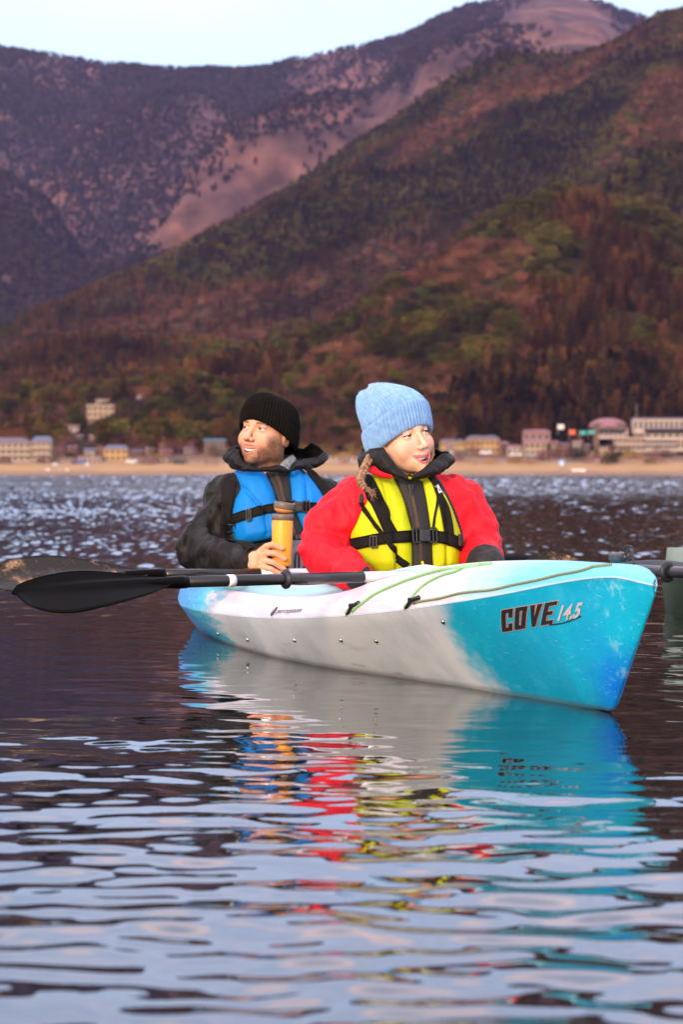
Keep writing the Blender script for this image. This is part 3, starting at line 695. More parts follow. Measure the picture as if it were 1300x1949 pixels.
for (px, py), (qx, qy) in (((664, 1171), (686, 1150)), ((776, 1158), (800, 1139))):
    a = Vector(k2l(*at_dside(px, py))); b = Vector(k2l(*at_dside(qx, qy))); n_ = Vector((0, -.75, .65)); mb = MB()
    mb.tube([a - n_ * .002, a + n_ * .004, (a + b) / 2 + n_ * .011, b + n_ * .006, b - n_ * .002], [.003, .006, .0055, .006, .003], 8)
    mb.tube([a + n_ * .004 + (b - a) * .2, (a + b) / 2 + n_ * .018, b - (b - a) * .1 + n_ * .005], [.003, .004, .003], 6)
    pe = mb.build('pad_eye', M_black_pl, kay)
    k = MB(); k.tube([a + Vector((-.02, 0, -.006)), a + n_ * .008, a + n_ * .010 + (b - a) * .5], [.0035, .005, .004], 7); k.build('cord_knot', M_cord, pe)
# bow carry handle
mb = MB(); c0 = Vector(k2l(-.02, .0, f_cr(-.02) + .012)); 
A0 = Vector(k2l(.16, .06, deck_z(.16, .06) + .016)); B0 = Vector(k2l(.04, .05, deck_z(.04, .05) + .018))
mb.tube([A0, A0.lerp(B0, .1), A0.lerp(B0, .35), A0.lerp(B0, .6), A0.lerp(B0, .9), B0], [.008, .013, .010, .014, .012, .007], 12); hd = mb.build('carry_handle', M_black_pl, kay)
lp = MB(); lp.tube([B0 + Vector((.015 * math.cos(a) + .012, .006 * math.sin(2 * a), .010 + .017 * math.sin(a))) * 1.0 for a in np.linspace(-1.2, 4.3, 18)], .0028, 7); lp.build('cord_loop', M_black_pl, hd)
lp = MB(); lp.tube([B0 + Vector((.02 + .05 * t, -.01 * t, .012 - .03 * t * t + .012 * math.sin(3 * t))) for t in np.linspace(0, 1, 8)], .0028, 7); lp.build('cord', M_black_pl, hd)
# ---- lettering laid on the hull side
def decal(name, polys, fn, mat, parent, nseg=4):
    """polys: quads in text space (u, v); fn maps (u, v) to kayak local"""
    V = []; Fc = []
    for q in polys:
        b = len(V)
        for i in range(nseg + 1):
            for j in range(nseg + 1):
                s, t = i / nseg, j / nseg
                u = (1 - s) * (1 - t) * q[0][0] + s * (1 - t) * q[1][0] + s * t * q[2][0] + (1 - s) * t * q[3][0]
                v = (1 - s) * (1 - t) * q[0][1] + s * (1 - t) * q[1][1] + s * t * q[2][1] + (1 - s) * t * q[3][1]
                V.append(fn(u, v))
        for i in range(nseg):
            for j in range(nseg): k = b + i * (nseg + 1) + j; Fc.append((k, k + 1, k + nseg + 2, k + nseg + 1))
    return mesh_obj(name, V, Fc, mat, parent)
def rect(x0, y0, x1, y1): return [(x0, y0), (x1, y0), (x1, y1), (x0, y1)]
sA, yA, zA = at_side(958, 1204); sB, yB, zB = at_side(1052, 1188); sC, yC, zC = at_side(956, 1163); sD, yD, zD = at_side(1044, 1146)
def cove_map(off):
    def fn(u, v):      # u 0..1 along, v 0..1 up
        s = sA + (sB - sA) * u + (sC - sA) * v; z = zA + (zB - zA) * u + (zC - zA) * v
        y = -float(side_y(s, z)) - off; return k2l(s, y, z)
    return fn
W_ = .075
def glyphs(g):
    cw = .215; st = .085; x = 0; q = []
    C = [rect(0, 0, st, 1), rect(st, 0, cw, .17), rect(st, .83, cw, 1), rect(cw - st * .9, .17, cw, .34), rect(cw - st * .9, .60, cw, .83)]
    O = [rect(0, 0, st, 1), rect(cw - st, 0, cw, 1), rect(st, 0, cw - st, .17), rect(st, .83, cw - st, 1)]
    Vv = [[(0, 1), (st, 1), (cw / 2 + .02, .0), (cw / 2 - .02, .0)][::1], [(cw - st, 1), (cw, 1), (cw / 2 + .05, 0), (cw / 2 - .01, 0)]]
    E_ = [rect(0, 0, st, 1), rect(st, 0, cw * 1.05, .17), rect(st, .83, cw, 1.0), rect(st, .42, cw * .85, .58)]
    out = []
    for i, L_ in enumerate((C, O, Vv, E_)):
        x = i * .262; out += [[(a + x, b) for a, b in p] for p in L_]
    return out
def grow(q, d, e):
    cx = sum(p[0] for p in q) / 4; cy = sum(p[1] for p in q) / 4
    return [(p[0] + math.copysign(d, p[0] - cx), p[1] + math.copysign(e, p[1] - cy)) for p in q]
M_ink = pmat('black_ink', (.012, .010, .010), .5); M_ink_o = pmat('outline_ink', (.55, .28, .20), .5); M_ink_g = pmat('grey_ink', (.55, .50, .48), .5)
gl = glyphs(0)
decal('lettering', [grow(q, .012, .03) for q in gl], cove_map(.0012), M_ink_o, kay); decal('lettering', gl, cove_map(.0022), M_ink, kay)
def text_mesh(txt, shear=0.0, thick=0.0):
    cu = bpy.data.curves.new('lettering', 'FONT'); cu.body = txt; cu.shear = shear; cu.offset = thick; cu.resolution_u = 4
    o = bpy.data.objects.new('tmp', cu); COL.objects.link(o); dg = bpy.context.evaluated_depsgraph_get(); me = bpy.data.meshes.new_from_object(o.evaluated_get(dg))
    V = np.array([v.co[:] for v in me.vertices]); Fc = [tuple(p.vertices) for p in me.polygons]
    bpy.data.objects.remove(o); bpy.data.meshes.remove(me); bpy.data.curves.remove(cu)
    V[:, 0] -= V[:, 0].min(); w = V[:, 0].max(); V[:, 1] -= V[:, 1].min(); h = V[:, 1].max(); V[:, 0] /= w; V[:, 1] /= h; return V, Fc
Vt, Ft = text_mesh('14.5', .0, .035)
f1 = cove_map(.002)
mesh_obj('lettering', [f1(1.10 + .37 * u, .06 + .70 * v) for u, v, _ in Vt], Ft, M_ink_g, kay)
f1 = cove_map(.0016)
decal('lettering', [[(.95 + .56 * t, -.06 - .1 * math.sin(3.1 * t) + .16 * t), (.95 + .56 * (t + .125), -.06 - .1 * math.sin(3.1 * (t + .125)) + .16 * (t + .125)), (.95 + .56 * (t + .125), -.0 - .1 * math.sin(3.1 * (t + .125)) + .16 * (t + .125)), (.95 + .56 * t, -.0 - .1 * math.sin(3.1 * t) + .16 * t)] for t in np.arange(0, 1, .125)], f1, M_ink, kay)
pA, pB = at_dside(523, 1175), at_dside(570, 1171); 
def perc(u, v, off=.0015):
    s = pA[0] + (pB[0] - pA[0]) * u; t = np.clip(.10 + .30 * v + .04 * u, 0, 1); bs = float(f_bs(s)); z = float(f_zs(s) + .007 + (f_zc(s) - f_zs(s) - .007) * t); y = -(bs - .14 * bs * t ** 1.6) - off
    return k2l(s, y, z + off * .5)
Vt, Ft = text_mesh('perception', .25, .0)
mesh_obj('lettering', [perc(u, v) for u, v, _ in Vt], Ft, M_ink, kay)
el = [(-.12 + .075 * math.cos(a) + .03 * math.sin(a), .55 + .75 * math.sin(a)) for a in np.linspace(0, 2 * math.pi, 20)[:-1]]
mesh_obj('emblem', [perc(u, v) for u, v in el], [tuple(range(19))], M_ink, kay)
decal('emblem', [rect(-.145, .25, -.13, .95), rect(-.13, .85, -.09, .95), rect(-.10, .6, -.09, .9), rect(-.13, .55, -.09, .62)], lambda u, v: perc(u + .04 * (v - .5), v, .0028), M_ink_g, kay, 1)
# ------------------------------------------------------------------ paddles
M_blade = pmat('blade_plastic', (.0018, .0015, .0015), .4, (.003, .0022, .002), 8, spec=.06, bump=.15, bscale=40)
M_wet = None
def wet_mat():
    m, t, b = new_mat('wet_blade'); b.inputs['Roughness'].default_value = .22; b.inputs['Specular IOR Level'].default_value = .25
    tc = nd(t, 'ShaderNodeTexCoord'); n = nd(t, 'ShaderNodeTexNoise', Scale=9, Detail=6, Roughness=.7); t.links.new(tc.outputs['Object'], n.inputs['Vector'])
    r = nd(t, 'ShaderNodeValToRGB'); e = r.color_ramp.elements; e[0].position = .50; e[0].color = (.010, .007, .004, 1); e[1].position = .66; e[1].color = (.34, .21, .11, 1); q = e.new(.56); q.color = (.05, .03, .015, 1)
    t.links.new(n.outputs['Fac'], r.inputs['Fac']); t.links.new(r.outputs['Color'], b.inputs['Base Color'])
    v = nd(t, 'ShaderNodeTexVoronoi', Scale=140); t.links.new(tc.outputs['Object'], v.inputs['Vector']); bp = nd(t, 'ShaderNodeBump', Strength=.7, Distance=.002); t.links.new(v.outputs['Distance'], bp.inputs['Height']); t.links.new(bp.outputs['Normal'], b.inputs['Normal'])
    return m
M_wet = wet_mat()
M_shaft = pmat('black_shaft', (.010, .010, .012), .22, (.013, .012, .013), 10)
M_alu = pmat('silver_ferrule', (.72, .70, .72), .28, (.62, .6, .62), 30, metal=.7)
M_ring = pmat('rubber', (.012, .012, .014), .55)
M_white_tape = pmat('white_tape', (.8, .74, .72), .5)
def blade(L=.46, hw=.088, ku=.52, kd=1.2, m=26, n=15, dih=.010):
    V = []; side = []
    for i in range(m):
        t = i / (m - 1); x = L * t
        up = hw * ku * (math.sin(min(t * 1.05, 1) * math.pi / 2) ** .8) * (1 - max(0, (t - .62) / .38) ** 2.3) ** .5 + .008 * (1 - t)
        dn = hw * kd * (math.sin(min(t * 1.45, 1) * math.pi / 2) ** 1.4) * (1 - max(0, (t - .45) / .55) ** 2.2) ** .5 + .008 * (1 - t)
        for j in range(n):
            w = j / (n - 1) * 2 - 1; y = (up if w > 0 else dn) * w
            rid = .013 * (1 - t) ** .7 * math.exp(-(y / .011) ** 2); z = rid + dih * abs(w) - .05 * (t - .3) ** 2 * 1.0
            V.append((x, y, z))
    top = len(V); V += [(x, y, z - .003 - .02 * (1 - t_) * math.exp(-(y / .012) ** 2)) for (x, y, z), t_ in zip(list(V), [i / (m - 1) for i in range(m) for _ in range(n)])]
    Fc = []
    for i in range(m - 1):
        for j in range(n - 1):
            a = i * n + j; Fc += [(a, a + n, a + n + 1, a + 1), (top + a, top + a + 1, top + a + n + 1, top + a + n)]
    for i in range(m - 1):
        for j in (0, n - 1): a = i * n + j; Fc.append((a, a + n, top + a + n, top + a))
    for j in range(n - 1):
        for i in (0, m - 1): a = i * n + j; Fc.append((a, a + 1, top + a + 1, top + a))
    return V, Fc
def paddle(c, tip, label, silver=(-.115, .135), half=1.13, roll=(0, 0), rings=(.4,), tape=.62, rad=.0155, bl=.46, wet=(False, False), hw=.088, k=(.52, 1.2)):
    c = Vector(c); d = (Vector(tip) - c).normalized()
    e = empty('paddle', c); tag(e, label, 'paddle')
    z = Vector((0, 0, 1)); yv = z.cross(d).normalized(); zv = d.cross(yv); M0 = Matrix((d, yv, zv)).transposed().to_4x4()
    e.rotation_euler = M0.to_euler()
    sh = half - bl
    for a, b, mt, nm in ((silver[1], sh, M_shaft, 'shaft'), (-sh, silver[0], M_shaft, 'shaft'), (silver[0], silver[1], M_alu, 'ferrule')):
        mb = MB(); r = rad if nm == 'shaft' else rad * .93; mb.tube([(a, 0, 0), ((a + b) / 2, 0, 0), (b, 0, 0)], r, 20); mb.build(nm, mt, e)
    for sg, ro, wt in ((1, roll[0], wet[0]), (-1, roll[1], wet[1])):
        V, Fc = blade(bl, hw, *k); Mr = Matrix.Translation((sg * sh, 0, 0)) @ Matrix.Rotation(0 if sg > 0 else math.pi, 4, 'Z') @ Matrix.Rotation(ro, 4, 'X')
        b_ = mesh_obj('blade', [tuple(Mr @ Vector(p)) for p in V], Fc, M_wet if wt else M_blade, e)
        mb = MB(); mb.tube([(sg * (sh - .05), 0, 0), (sg * (sh - .03), 0, 0), (sg * (sh + .02), 0, 0), (sg * (sh + .08), 0, 0), (sg * (sh + .15), 0, 0)], [rad + .0015, rad + .002, rad, rad * .75, rad * .3], 16); mb.build('socket', M_blade, b_)
        if tape:
            mb = MB(); mb.tube([(sg * (tape - .011), 0, 0), (sg * (tape + .011), 0, 0)], rad + .0012, 20); mb.build('tape_band', M_white_tape, e)
    for x in rings:
        mb = MB(); mb.lathe([(rad, -.008), (rad + .004, -.009), (rad + .011, -.004), (rad + .012, 0), (rad + .008, .003), (rad + .004, .009), (rad, .009)], 20, Matrix.Translation((x, 0, 0)) @ Matrix.Rotation(R(90), 4, 'Y')); mb.build('drip_ring', M_ring, e)
    return e
# paddle resting across the coaming in front of the woman
pc = W(764, 1096, 7.94); pt = W(30, 1117, 7.22)
pad1 = paddle(pc, pt, 'black paddle with silver middle lying across the kayak in front of the woman in red', roll=(R(-42), R(10)), rings=(.395, -.42), tape=.575, half=1.235, bl=.47, silver=(-.14, .135), k=(1.2, .52))
pc2 = W(560, 1090, 9.16); pt2 = W(-45, 1096, 8.66)
pad2 = paddle(pc2, pt2, 'black paddle with a wet sandy blade, lying across the kayak behind the other paddle', roll=(R(-38), R(40)), rings=(), tape=0, half=1.07, bl=.56, silver=(-.12, .125), wet=(True, False), hw=.092, k=(.88, 1.0))
pc3 = W(1560, 1104, 7.0); pt3 = W(985, 1074, 7.95)
pad3 = paddle(pc3, pt3, 'black paddle reaching in from the right edge behind the kayak bow', roll=(R(-70), R(0)), rings=(.55,), tape=0, half=(Vector(pc3) - Vector(pt3)).length, bl=.34, rad=.0165, silver=(-.1, .1), hw=.034, wet=(True, False))
# ------------------------------------------------------------------ neighbour kayak, only its end in view
nk = empty('kayak', W(1262, 1165, 11.7), R(-8)); tag(nk, 'pale sage green kayak end at the right edge of the photo', 'kayak')
nk.location.z = 0
V = []; nst = 30; 
for i in range(nst):
    t = i / (nst - 1); x = .0 + 3.2 * t; wdt = .05 + .26 * min(1, t * 4) ** .6 * (1 - max(0, t - .7) / .3 * .9); z1 = .262 - .03 * t + .02 * math.sin(3 * t); 
    if i == 0: wdt = .02
    for y, z in ((0, -.1), (-.55, -.08), (-.85, .0), (-.95, .1), (-1, .155), (-1.02, .17), (-.9, .20), (-.7, z1 - .012), (-.3, z1), (0, z1 + .004), (.3, z1), (.7, z1 - .012), (.9, .2), (1.02, .17), (1, .155), (.95, .1), (.85, 0), (.55, -.08)):
        V.append((x + (.012 * abs(z - .1) / .1 if i == 0 else 0), y * wdt, z))
k = 18
Fc = [(i * k + j, i * k + (j + 1) % k, (i + 1) * k + (j + 1) % k, (i + 1) * k + j) for i in range(nst - 1) for j in range(k)] + [tuple(range(k - 1, -1, -1)), tuple((nst - 1) * k + j for j in range(k))]
M_sage = pmat('sage_plastic', (.11, .16, .13), .45, (.20, .26, .22), 5, bump=.1); M_dkgreen = pmat('dark_green_plastic', (.008, .017, .009), .3, (.016, .032, .016), 6, bump=.1)
mi = [0 if 5 <= j <= 12 else 1 for i in range(nst - 1) for j in range(k)] + [1, 1]
mesh_obj('hull', V, Fc, None, nk, mats=[M_sage, M_dkgreen], mi=mi)
mb = MB(); mb.tube([(-.01, -.04, .17), (.05, -.13, .168), (.3, -.26, .166), (1.0, -.33, .164), (3.0, -.2, .16)], [.01, .016, .016, .016, .012], 8); mb.build('rub_rail', M_black_pl, nk)
# ------------------------------------------------------------------ implicit-surface toolkit
def smin(a, b, k):
    h = np.clip(.5 + .5 * (b - a) / k, 0, 1); return b + (a - b) * h - k * h * (1 - h)
def smax(a, b, k): return -smin(-a, -b, k)
def ell(P, c, r):
    q = (P - np.array(c)) / np.array(r); l = np.sqrt((q ** 2).sum(-1)) + 1e-9; g_ = np.sqrt(((q / np.array(r)) ** 2).sum(-1)) + 1e-9
    return l * (l - 1) / g_
def cap(P, a, b, ra, rb=None):
    a = np.array(a, float); b = np.array(b, float); rb = ra if rb is None else rb; ab = b - a
    t = np.clip(((P - a) @ ab) / (ab @ ab + 1e-12), 0, 1); return np.sqrt(((P - a - t[..., None] * ab) ** 2).sum(-1)) - (ra + (rb - ra) * t)
def chain(P, pts, rad):
    d = None
    for i in range(len(pts) - 1):
        c = cap(P, pts[i], pts[i + 1], rad[i], rad[i + 1]); d = c if d is None else np.minimum(d, c)
    return d
def nets(fn, lo, hi, h):
    lo = np.array(lo, float); hi = np.array(hi, float); n = np.ceil((hi - lo) / h).astype(int) + 1
    ax = [lo[i] + h * np.arange(n[i]) for i in range(3)]
    F = np.empty(n)
    for i in range(n[0]):
        Y, Z = np.meshgrid(ax[1], ax[2], indexing='ij'); P = np.stack([np.full_like(Y, ax[0][i]), Y, Z], -1); F[i] = fn(P)
    S = F < 0; c = n - 1
    cor = [(a, b, d) for a in (0, 1) for b in (0, 1) for d in (0, 1)]
    sl = lambda A, o: A[o[0]:o[0] + c[0], o[1]:o[1] + c[1], o[2]:o[2] + c[2]]
    cnt = sum(sl(S, o).astype(np.int8) for o in cor); act = (cnt > 0) & (cnt < 8)
    I = np.argwhere(act); idx = -np.ones(tuple(c), dtype=np.int64); idx[act] = np.arange(len(I))
    acc = np.zeros((len(I), 3)); num = np.zeros(len(I))
    for a in cor:
        for ax_ in range(3):
            if a[ax_] == 1: continue
            b = list(a); b[ax_] = 1
            fa = F[I[:, 0] + a[0], I[:, 1] + a[1], I[:, 2] + a[2]]; fb = F[I[:, 0] + b[0], I[:, 1] + b[1], I[:, 2] + b[2]]
            m = (fa < 0) != (fb < 0); t = np.where(m, fa / np.where(np.abs(fa - fb) < 1e-12, 1, fa - fb), 0)
            p = np.array(a, float)[None] + t[:, None] * (np.array(b) - np.array(a))[None]; acc[m] += p[m]; num[m] += 1
    V = lo + h * (I + acc / num[:, None]); Q = []
    for ax_ in range(3):
        u, v = (ax_ + 1) % 3, (ax_ + 2) % 3
        s0 = [slice(None)] * 3; s1 = [slice(None)] * 3; s0[ax_] = slice(0, -1); s1[ax_] = slice(1, None)
        E = S[tuple(s0)] != S[tuple(s1)]; K = np.argwhere(E); K = K[(K[:, u] > 0) & (K[:, v] > 0) & (K[:, u] < n[u] - 1) & (K[:, v] < n[v] - 1)]
        def cid(du, dv):
            q = K.copy(); q[:, u] -= du; q[:, v] -= dv; return idx[q[:, 0], q[:, 1], q[:, 2]]
        q = np.stack([cid(1, 1), cid(0, 1), cid(0, 0), cid(1, 0)], -1); inside = S[K[:, 0], K[:, 1], K[:, 2]]
        q[~inside] = q[~inside][:, ::-1]; Q.append(q)
    return V, np.concatenate(Q)
def project(fn, P, dr, n=60, far=.5):
    """march points P along dr until they meet the surface"""
    P = np.array(P, float); dr = np.array(dr, float); t = np.zeros(len(P))
    for _ in range(n):
        d = fn(P + dr * t[:, None]); t = np.clip(t + d * .8, -far, far)
    return P + dr * t[:, None]
def grad(fn, P, e=.003):
    G = np.stack([fn(P + np.eye(3)[i] * e) - fn(P - np.eye(3)[i] * e) for i in range(3)], -1); return G / (np.linalg.norm(G, axis=-1, keepdims=True) + 1e-9)
def poly_d(x, z, poly):
    """signed distance to a polygon (negative inside)"""
    p = np.array(poly, float); d = np.full(x.shape, 1e9); ins = np.zeros(x.shape, bool)
    for i in range(len(p)):
        a, b = p[i], p[(i + 1) % len(p)]; ex, ez = b - a; wx, wz = x - a[0], z - a[1]
        t = np.clip((wx * ex + wz * ez) / (ex * ex + ez * ez + 1e-12), 0, 1); d = np.minimum(d, np.hypot(wx - t * ex, wz - t * ez))
        c = ((a[1] <= z) & (b[1] > z)) | ((b[1] <= z) & (a[1] > z)); xi = a[0] + (z - a[1]) / np.where(abs(ez) < 1e-12, 1e-12, ez) * ex
        ins ^= c & (x < xi)
    return np.where(ins, -d, d)
def catmull(P, k=6):
    P = [np.array(p, float) for p in P]; o = []
    for i in range(len(P) - 1):
        a, b, c, d = P[max(i - 1, 0)], P[i], P[i + 1], P[min(i + 2, len(P) - 1)]
        for j in range(k):
            t = j / k; o.append(.5 * (2 * b + (c - a) * t + (2 * a - 5 * b + 4 * c - d) * t * t + (3 * b - a - 3 * c + d) * t ** 3))
    o.append(P[-1]); return np.array(o)
def ribbon(name, pts, width, surf, mat, parent, thick=.0022, off=.002, nw=4, k=8, dirv=(0, 1, 0)):
    """webbing laid over a garment: pts in (x, z) of the wearer, pressed on the surface"""
    C_ = catmull([(p[0], p[1]) for p in pts], k); wd = np.interp(np.arange(len(C_)), np.arange(0, len(C_), k) if len(pts) > 1 else [0], width if hasattr(width, '__len__') else [width] * len(pts))
    T = np.gradient(C_, axis=0); T /= np.linalg.norm(T, axis=1, keepdims=True) + 1e-9; N = np.stack([-T[:, 1], T[:, 0]], -1)
    w = np.linspace(-.5, .5, nw + 1); Q = C_[:, None] + N[:, None] * (w[None, :, None] * wd[:, None, None])
    P = np.stack([Q[..., 0], np.full(Q[..., 0].shape, -.36), Q[..., 1]], -1).reshape(-1, 3); P = project(surf, P, dirv, far=.6)
    G = grad(surf, P); A = P + G * off; B = P + G * (off + thick); n0 = len(A); m = nw + 1; L_ = len(C_)
    V = np.concatenate([A, B]); Fc = []
    for i in range(L_ - 1):
        for j in range(nw):
            a = i * m + j; Fc += [(n0 + a, n0 + a + m, n0 + a + m + 1, n0 + a + 1), (a, a + 1, a + m + 1, a + m)]
        for j in (0, nw): a = i * m + j; Fc.append((a, a + m, n0 + a + m, n0 + a))
    for i in (0, L_ - 1):
        for j in range(nw): a = i * m + j; Fc.append((a, a + 1, n0 + a + 1, n0 + a))
    o = mesh_obj(name, V, Fc, mat, parent); return o
# ------------------------------------------------------------------ materials of people
def skin_mat():
    m, t, b = new_mat('skin'); b.inputs['Roughness'].default_value = .6; b.inputs['Specular IOR Level'].default_value = .3
    a = nd(t, 'ShaderNodeAttribute', attribute_name='tint'); tc = nd(t, 'ShaderNodeTexCoord')
    n = nd(t, 'ShaderNodeTexNoise', Scale=55, Detail=4); t.links.new(tc.outputs['Object'], n.inputs['Vector'])
    mr = nd(t, 'ShaderNodeMapRange'); mr.inputs['To Min'].default_value = .87; mr.inputs['To Max'].default_value = 1.13; t.links.new(n.outputs['Fac'], mr.inputs['Value'])
    mm = nd(t, 'ShaderNodeMix', data_type='RGBA', blend_type='MULTIPLY'); mm.inputs['Factor'].default_value = 1
    t.links.new(a.outputs['Color'], mm.inputs['A']); t.links.new(mr.outputs['Result'], mm.inputs['B']); t.links.new(mm.outputs['Result'], b.inputs['Base Color'])
    b.inputs['Subsurface Weight'].default_value = .12; b.inputs['Subsurface Scale'].default_value = .006; b.inputs['Subsurface Radius'].default_value = (1, .35, .2)
    bp = nd(t, 'ShaderNodeBump', Strength=.12, Distance=.001); n2 = nd(t, 'ShaderNodeTexNoise', Scale=400, Detail=2); t.links.new(tc.outputs['Object'], n2.inputs['Vector']); t.links.new(n2.outputs['Fac'], bp.inputs['Height']); t.links.new(bp.outputs['Normal'], b.inputs['Normal'])
    return m
M_skin = skin_mat()
M_red = pmat('red_shell_fabric', (.70, .006, .020), .62, (.62, .004, .014), 6, bump=.4, bscale=40, spec=.25)
M_blk = pmat('black_shell_fabric', (.011, .009, .008), .6, (.008, .0065, .006), 8, bump=.4, bscale=45, spec=.22)
M_blk2 = pmat('black_lining', (.013, .011, .010), .7, (.009, .008, .007), 14, bump=.3, bscale=90)
M_blue = pmat('blue_vest_fabric', (.0, .20, .62), .6, (.0, .17, .55), 7, bump=.3, bscale=55, spec=.25)
M_lime = pmat('lime_vest_fabric', (.50, .56, .004), .62, (.45, .51, .004), 7, bump=.3, bscale=55, spec=.25)
M_web = pmat('black_webbing', (.009, .0075, .007), .8, (.006, .005, .005), 200, bump=.4, bscale=500, spec=.2)
M_buckle = pmat('buckle_plastic', (.020, .020, .022), .3, (.016, .016, .018), 30)
M_trou = pmat('dark_trousers', (.02, .02, .025), .8)
M_hat_m = pmat('black_knit', (.008, .007, .0065), .95, (.005, .0045, .004), 90, bump=.5, bscale=420, sheen=.0, spec=.1)
M_hat_w = pmat('pale_blue_knit', (.23, .43, .70), .95, (.15, .33, .60), 60, bump=.6, bscale=320, sheen=.5, spec=.1, detail=6)
M_hair = pmat('blond_hair', (.36, .20, .10), .5, (.15, .075, .035), 60, bump=.5, bscale=220)
M_teeth = pmat('teeth', (.88, .83, .76), .3); M_gold = pmat('gold', (.75, .48, .2), .25, metal=1)
M_white = pmat('badge_white', (.78, .74, .72), .5); M_badge_r = pmat('badge_mark', (.30, .05, .05), .5)
# ------------------------------------------------------------------ heads
# head frame: face towards -y, x to the right of the picture, origin between the ears at eye level
def head_fn(fem):
    sm = 1 if not fem else .94
    def lipcurve(up):
        xs = np.linspace(-1, 1, 9); w = .0315 if not fem else .0275
        if up: return [(w * x, -.0955 + .014 * x * x, -.0645 + .0050 * x * x - .0015 * (1 - abs(x))) for x in xs]
        return [(w * x, -.0925 + .011 * x * x, -.0835 + .0240 * x * x) for x in xs]
    up, lo = lipcurve(True), lipcurve(False)
    def mouth(P): return np.maximum(ell(P, (0, -.088, -.0705), (.0345 if not fem else .0300, .030, .0125 if not fem else .0115)), -(P[..., 2] + .0812 - (21 if not fem else 26) * P[..., 0] ** 2))
    _m0 = mouth
    def mouth(P): return np.maximum(_m0(P), P[..., 2] + .0655 - 5.5 * P[..., 0] ** 2)
    def f(P):
        d = ell(P, (0, .018, .030), (.0765 * sm, .097, .088))
        d = smin(d, ell(P, (0, -.028, -.022), (.063 * sm, .060, .078)), .02)
        d = smin(d, ell(P, (0, -.040, -.078), (.044 if not fem else .037, .046, .034)), .025)
        for s in (-1, 1):
            d = smin(d, ell(P, (s * (.053 if not fem else .047), -.004, -.062), (.017 if not fem else .013, .026, .026)), .028)
            d = smin(d, ell(P, (s * .048 * sm, -.018, -.036), (.0205, .040, .040)), .02)
            d = smin(d, ell(P, (s * .037, -.061, -.036), (.023, .021, .022)), .026)       # cheeks raised by a smile
            d = smin(d, cap(P, (s * .008, -.085, .019), (s * .036, -.073, .022), .0085 if not fem else .006), .022)
        d = smin(d, ell(P, (0, -.074, -.103), (.018 if not fem else .014, .017, .014)), .018)
        d = smin(d, ell(P, (0, -.070, -.073), (.031, .022, .024)), .014)
        for s in (-1, 1):
            d = smax(d, -ell(P, (s * .031, -.096, .001), (.0165, .016, .0115)), .009)
            ball = ell(P, (s * .031, -.0722, .001), (.0136, .0136, .0136))
            lidr = ell(P, (s * .031, -.0720, .001), (.0150, .0151, .0148)); gap = .0038 if not fem else .0022
            zz = P[..., 2] - .001 + .10 * (P[..., 0] * s - .031) * 1.0
            lid = smax(lidr, gap - zz - .000, .001); lid2 = smax(lidr, zz + (.0030 if not fem else .0030), .001)
            d = smin(d, lid, .003); d = smin(d, lid2, .004); d = np.minimum(d, ball)
            d = smin(d, cap(P, (s * .019, -.087, .0165), (s * .042, -.077, .0175), .0024), .008)        # brow
            # ear
            e = smax(ell(P, (s * .0775 * sm, .010, -.012), (.008, .019, .030)), -ell(P, (s * .086 * sm, .008, -.008), (.007, .011, .018)), .004)
            d = smin(d, e, .005)
        # nose
        nw = 1 if not fem else .85
        d = smin(d, cap(P, (0, -.086, .012), (0, -.106, -.027), .0065 * nw, .0088 * nw), .010)
        d = smin(d, ell(P, (0, -.1125 + (.002 if fem else 0), -.0350), (.0105 * nw, .0105, .0092)), .007)
        for s in (-1, 1):
            d = smin(d, ell(P, (s * .0125 * nw, -.099, -.0385), (.0078 * nw, .0105, .0075)), .005)
            d = smax(d, -ell(P, (s * .0062 * nw, -.1070, -.0455), (.0034, .0055, .0040)), .0025)
            # crease from nose to mouth corner
            d = smax(d, -cap(P, (s * .0205, -.0985, -.044), (s * .0400, -.0830, -.066), .0020, .0024), .008)
        # mouth: open smile
        mo = mouth(P)
        d = smax(d, -mo, .003)
        d = smin(d, chain(P, up, [.0012, .0022, .0029, .0033, .0030, .0033, .0029, .0022, .0012]), .003)
        d = smin(d, chain(P, lo, [.0012, .0026, .0038, .0046, .0048, .0046, .0038, .0026, .0012]), .003)
        # neck
        d = smin(d, cap(P, (0, .022, -.06), (0, .050, -.19), .056 if not fem else .046, .062 if not fem else .050), .02)
        return d
    def color(P):
        x, y, z = P[..., 0], P[..., 1], P[..., 2]; n = len(P)
        base = np.array([.66, .345, .215]) if not fem else np.array([.80, .475, .335])
        C = np.tile(base, (n, 1))
        def blend(m, c): C[:] = C * (1 - m[:, None]) + np.array(c) * m[:, None]
        ck = np.exp(-(((np.abs(x) - .042) / .020) ** 2 + ((z + .034) / .020) ** 2)) * (y < -.02)
        blend(ck * (.55 if fem else .45), (.78, .25, .17))
        blend(np.exp(-((x / .014) ** 2 + ((z + .040) / .013) ** 2)) * (y < -.09) * .45, (.72, .24, .17))
        if not fem:
            g1 = fbm(P * 420, 2); g2 = fbm(P * 55 + 5, 3)
            jaw = smooth01(-z, .046, .075) * smooth01(np.abs(x) + .3 * np.abs(z + .07), .0, .006)
            side = smooth01(np.abs(x), .050, .066) * smooth01(-z, .005, .035) * smooth01(y, .035, .0)
            mus = np.exp(-((z + .0585) / .0045) ** 2) * (np.abs(x) < .030) * (y < -.07)
            chinz = smooth01(-z, .085, .095)
            bd = np.clip(np.maximum.reduce([jaw * (.45 + .35 * (np.abs(x) > .03)), side * .8, mus * .8, chinz * .75]), 0, 1) * (z > -.135)
            bd = bd * np.clip(.80 + .25 * g1 + .10 * g2, 0, 1); blend(np.clip(bd * 1.15, 0, .86), (.13, .062, .034))
